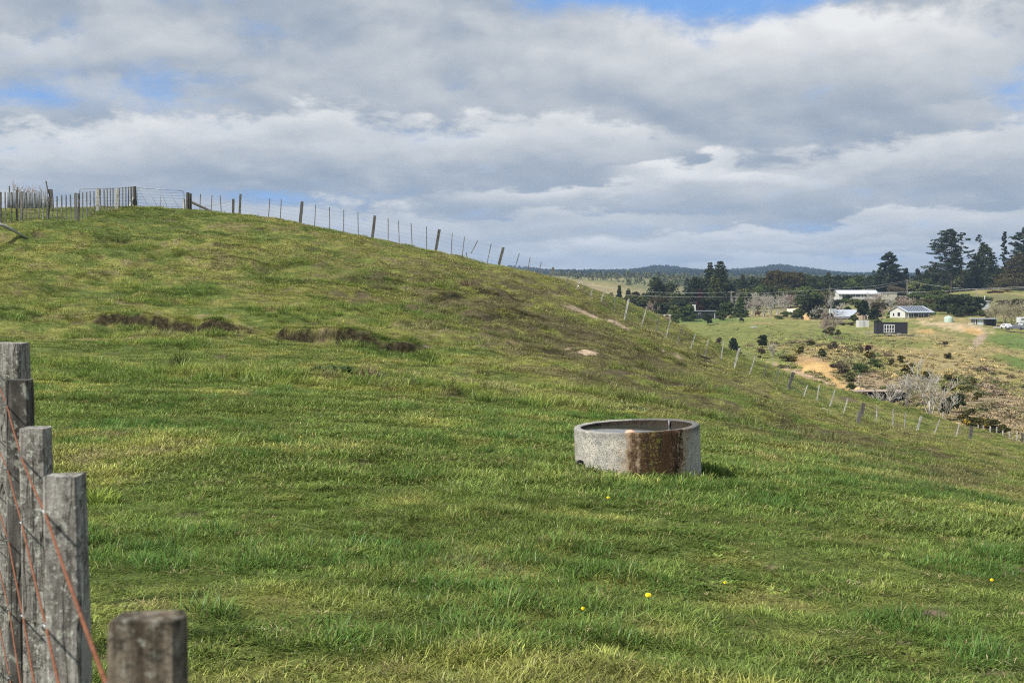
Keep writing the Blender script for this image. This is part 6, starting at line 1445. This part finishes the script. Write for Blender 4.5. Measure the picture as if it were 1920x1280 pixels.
# vehicles
def car(px, py, Y_, rz, mat, label, L=4.3, W=1.75, H_=1.45, kind='hatch'):
    c_ = building('parked_car', px, py, Y_, rz, label, 'car'); hw = W / 2
    prof = [(-L / 2, .35), (-L / 2, .78), (-L / 2 + .95, .92), (-L / 2 + 1.55, H_ - .04), (L / 2 - .95, H_), (L / 2 - .15, .95), (L / 2, .85), (L / 2, .35)] if kind == 'hatch' else [(-L / 2, .35), (-L / 2, .85), (-L / 2 + .9, 1.0), (-L / 2 + 1.4, H_), (L / 2 - 2.0, H_), (L / 2 - 1.85, .95), (L / 2, .95), (L / 2, .35)]
    n = len(prof); V = [(hw * s_ * (1 if z_ < 1.1 else .84), x_, z_) for s_ in (-1, 1) for x_, z_ in prof]
    Fc = [tuple(range(n)), tuple(n + i for i in reversed(range(n)))] + [(i, i + n, (i + 1) % n + n, (i + 1) % n) for i in range(n)]
    mb = MB(); mb.add(V, Fc); mb.build('body', mat, c_, bevel=.05)
    x0, x1 = prof[2], prof[3]
    part(c_, 'windscreen', m_glass, [('x', [(-hw * .80, x0[0] + .05, x0[1] + .06), (hw * .80, x0[0] + .05, x0[1] + .06), (hw * .74, x1[0] - .04, x1[1] - .06), (-hw * .74, x1[0] - .04, x1[1] - .06), (-hw * .80, x0[0] + .12, x0[1] + .03), (hw * .80, x0[0] + .12, x0[1] + .03)], [(0, 1, 2, 3), (4, 5, 1, 0)])])
    for s_ in (-1, 1):
        part(c_, 'side_window', m_glass, [('b', s_ * hw * .90, -L / 2 + 1.5, 1.0, s_ * hw * .96, L / 2 - (1.0 if kind == 'hatch' else 2.2), H_ - .15)])
        part(c_, 'headlight', m_frame, [('b', s_ * hw * .62, -L / 2 - .03, .62, s_ * hw * .95, -L / 2 + .02, .78)])
        for y_ in (-L / 2 + .85, L / 2 - .85):
            part(c_, 'wheel', m_tyre, [('t', [(s_ * (hw - .2), y_, .32), (s_ * (hw + .02), y_, .32)], .32)], smooth=False)
    return c_
car(1888, 617, 368, R(6), m_carw, 'white car facing the camera beside the open shed')
car(1903, 618.5, 366, R(62), m_carg, 'dark grey utility vehicle right of the white car', 4.8, kind='ute')
car(1917, 616, 372, R(-60), m_cars, 'silver car at the right edge, behind the dark one', 4.4)
car(1934, 620, 364, R(55), m_carg, 'dark vehicle cut by the right edge')
h = building('camper_van', 1911, 608, 380, R(3), 'white camper van roof at the right edge', 'van'); part(h, 'body', m_carw, [('b', 0, 0, .4, 4.5, 2, 1.9)], bevel=.1); window(h, .5, 1.2, 1.6, 1.6); [part(h, 'wheel', m_tyre, [('t', [(x_, -.02, .2), (x_, .2, .2)], .3)]) for x_ in (.8, 3.6)]
h = building('stacked_timber', 1864, 614, 374, R(8), 'pale stacked timber lying left of the white car', 'timber stack'); [part(h, 'plank', m_frame if i % 2 else m_cream, [('b', .1 * i, .25 * i, -.2, 2.0 - .1 * i, .25 * i + .2, .20 + .04 * i)]) for i in range(3)]
h = building('plank_bundle', 1815, 607, 386, R(-25), 'pale plank lying on the bank left of the open shed', 'plank'); part(h, 'plank', m_cream, [('b', 0, 0, -.1, 2.4, .25, .22)])
# heaps and stones
def heap(name, px, py, Y_, rx, ry, h_, mat, label, cat, seed):
    a_ = at(px, py, Y_); z_ = fz(a_[0], Y_); n = 22; V = []; Fc = []
    for i in range(9):
        f = i / 8
        for k in range(n):
            an = 2 * math.pi * k / n; q = (1 - f) * (1 + .22 * float(vnoise(np.array([an * 1.7 + seed]), np.array([f * 3.]), seed)[0]) * 2)
            V.append((math.cos(an) * rx * q, math.sin(an) * ry * q, h_ * (math.sin(f * math.pi / 2)) * (1 + .3 * float(vnoise(np.array([an * 2.]), np.array([f * 5.]), seed + 1)[0])) - .3 * (i == 0)))
    for i in range(8):
        for k in range(n): Fc.append((i * n + k, i * n + (k + 1) % n, (i + 1) * n + (k + 1) % n, (i + 1) * n + k))
    o = mesh_obj(name, V, Fc, mat, None, True); o.location = (a_[0], Y_, z_); tag(o, label, cat); return o
heap('clay_heap', 1510, 605, 425, 1.4, 1.2, 1.6, m_clay, 'orange clay heap under the wide dark tree', 'earth heap', 4)
heap('clay_heap', 1612, 737, 186, 1.6, 1.2, 1.0, m_clay, 'orange clay heap left of the valley shed', 'earth heap', 8)
heap('stone_pile', 1413, 624, 372, 1.5, 1.0, .5, m_rock, 'low grey stone pile below the cow', 'stones', 5)
# power line
m_pole = plain('pole_timber', (.30, .27, .23), .85, .2, 2); m_line = plain('power_wire', (.55, .54, .50), .5, .1, 2)
pl = empty('power_line', at(1700, 548, 575), 'pair of power lines strung on timber poles above the houses', 'power line')
def pole(px, pb, ptp, Y_):
    a_ = at(px, pb, Y_); b_ = at(px, ptp, Y_); z0 = fz(a_[0], Y_) - .5; mb = MB(); mb.tube([(a_[0], Y_, z0), b_], [.17, .12], 8); o = rel(mb.build('pole', m_pole), pl)
    mb = MB(); mb.box((b_[0], Y_, b_[2] - .35), (2.0, .12, .12)); c_ = mb.build('cross_arm', m_pole, None); c_.parent = o
pole(1701, 550, 524, 575); pole(1371, 600, 545, 452); pole(1831, 560, 541, 520); pole(1093, 600, 528, 440)
for pts in ([(1093,546,440),(1160,552.5,443),(1270,557,448),(1371,557,452)], [(1371,557,452),(1440,557,470),(1540,550.5,500),(1640,541,540),(1701,528,575)], [(1093,532,440),(1200,547,445),(1300,549.5,449),(1371,548,452)], [(1371,548,452),(1440,549,470),(1540,543,500),(1640,536,540),(1701,526,575)],
            [(1640,548,540),(1740,547.5,535),(1831,541.5,520),(1930,537,500)], [(1701,527,575),(1770,538,550),(1831,543,520),(1930,540,500)]):
    mb = MB(); mb.tube([at(*q) for q in pts], .036, 4); rel(mb.build('wire', m_line, None, True), pl)

# ------------------------------------------------------------------ cattle
m_hide = plain('hide_black', (.014, .012, .011), .7, .4, 3); m_hide2 = plain('hide_brown', (.070, .028, .018), .7, .3, 3)
def cow(px, py, Y_, rz, mat, label, graze=True):
    a_ = at(px, py, Y_); z_ = fz(a_[0], Y_)
    c_ = empty('cow', (a_[0], Y_, z_), label, 'cow', rz=rz)
    nd = [((-.80, 0, 1.22), (.20, .24)), ((-.45, 0, 1.12), (.33, .38)), ((.0, 0, 1.06), (.36, .42)), ((.45, 0, 1.10), (.33, .40)), ((.75, 0, 1.16), (.22, .30)),
          ((1.05, 0, .98 if graze else 1.35), (.14, .20)), ((1.30, 0, .62 if graze else 1.55), (.13, .15)), ((1.42, 0, .38 if graze else 1.45), (.10, .11)), ((1.50, 0, .20 if graze else 1.36), (.075, .08))]
    ed = [(i, i + 1) for i in range(8)]
    for s_ in (-1, 1):
        for att, pts in ((1, [(-.62, .20, .88, .17), (-.70, .20, .55, .08), (-.66, .20, .30, .055), (-.68, .20, .04, .06)]), (3, [(.55, .18, .82, .14), (.58, .18, .48, .075), (.58, .18, .24, .055), (.58, .18, .04, .06)])):
            prev = att
            for x_, y_, zz_, r_ in pts: nd.append(((x_, y_ * s_, zz_), (r_, r_))); ed.append((prev, len(nd) - 1)); prev = len(nd) - 1
        nd.append(((1.28, .17 * s_, .78 if graze else 1.62), (.05, .03))); ed.append((6, len(nd) - 1))
    prev = 0
    for x_, zz_, r_ in ((-.93, 1.15, .04), (-.98, .80, .03), (-.98, .50, .05)): nd.append(((x_, 0, zz_), (r_, r_))); ed.append((prev, len(nd) - 1)); prev = len(nd) - 1
    me = bpy.data.meshes.new('body'); me.from_pydata([q[0] for q in nd], ed, []); me.materials.append(mat); o = bpy.data.objects.new('body', me); col.objects.link(o); o.parent = c_
    o.modifiers.new('skin', 'SKIN'); 
    for i, q in enumerate(nd): me.skin_vertices[0].data[i].radius = q[1]
    me.skin_vertices[0].data[2].use_root = True
    sb = o.modifiers.new('smooth', 'SUBSURF'); sb.levels = 1; sb.render_levels = 1
cow(1390, 611, 415, R(50), m_hide, 'black cow grazing on the green paddock beyond the gully')
cow(1420, 599, 440, R(15), m_hide2, 'dark red cow standing under the pale bare grove', False)

# ------------------------------------------------------------------ haze: one closed box of pale air round everything
def haze_box(dens):
    me = bpy.data.meshes.new('haze'); x0, x1, y0, y1, z0, z1 = -6000, 7000, -300, 8500, -60, 160
    V = [(x0, y0, z0), (x1, y0, z0), (x1, y1, z0), (x0, y1, z0), (x0, y0, z1), (x1, y0, z1), (x1, y1, z1), (x0, y1, z1)]
    me.from_pydata(V, [], [(3, 2, 1, 0), (4, 5, 6, 7), (0, 1, 5, 4), (1, 2, 6, 5), (2, 3, 7, 6), (3, 0, 4, 7)])
    m = bpy.data.materials.new('haze_air'); m.use_nodes = True; n = m.node_tree.nodes; n.clear()
    v = n.new('ShaderNodeVolumePrincipled'); v.inputs['Color'].default_value = (.55, .74, 1.0, 1); v.inputs['Density'].default_value = dens; v.inputs['Anisotropy'].default_value = .2
    o = n.new('ShaderNodeOutputMaterial'); m.node_tree.links.new(v.outputs[0], o.inputs['Volume']); me.materials.append(m)
    ob = bpy.data.objects.new('haze', me); col.objects.link(ob); tag(ob, 'thin blue air over the valley and ridge', 'haze', kind='stuff')

haze_box(.00013)
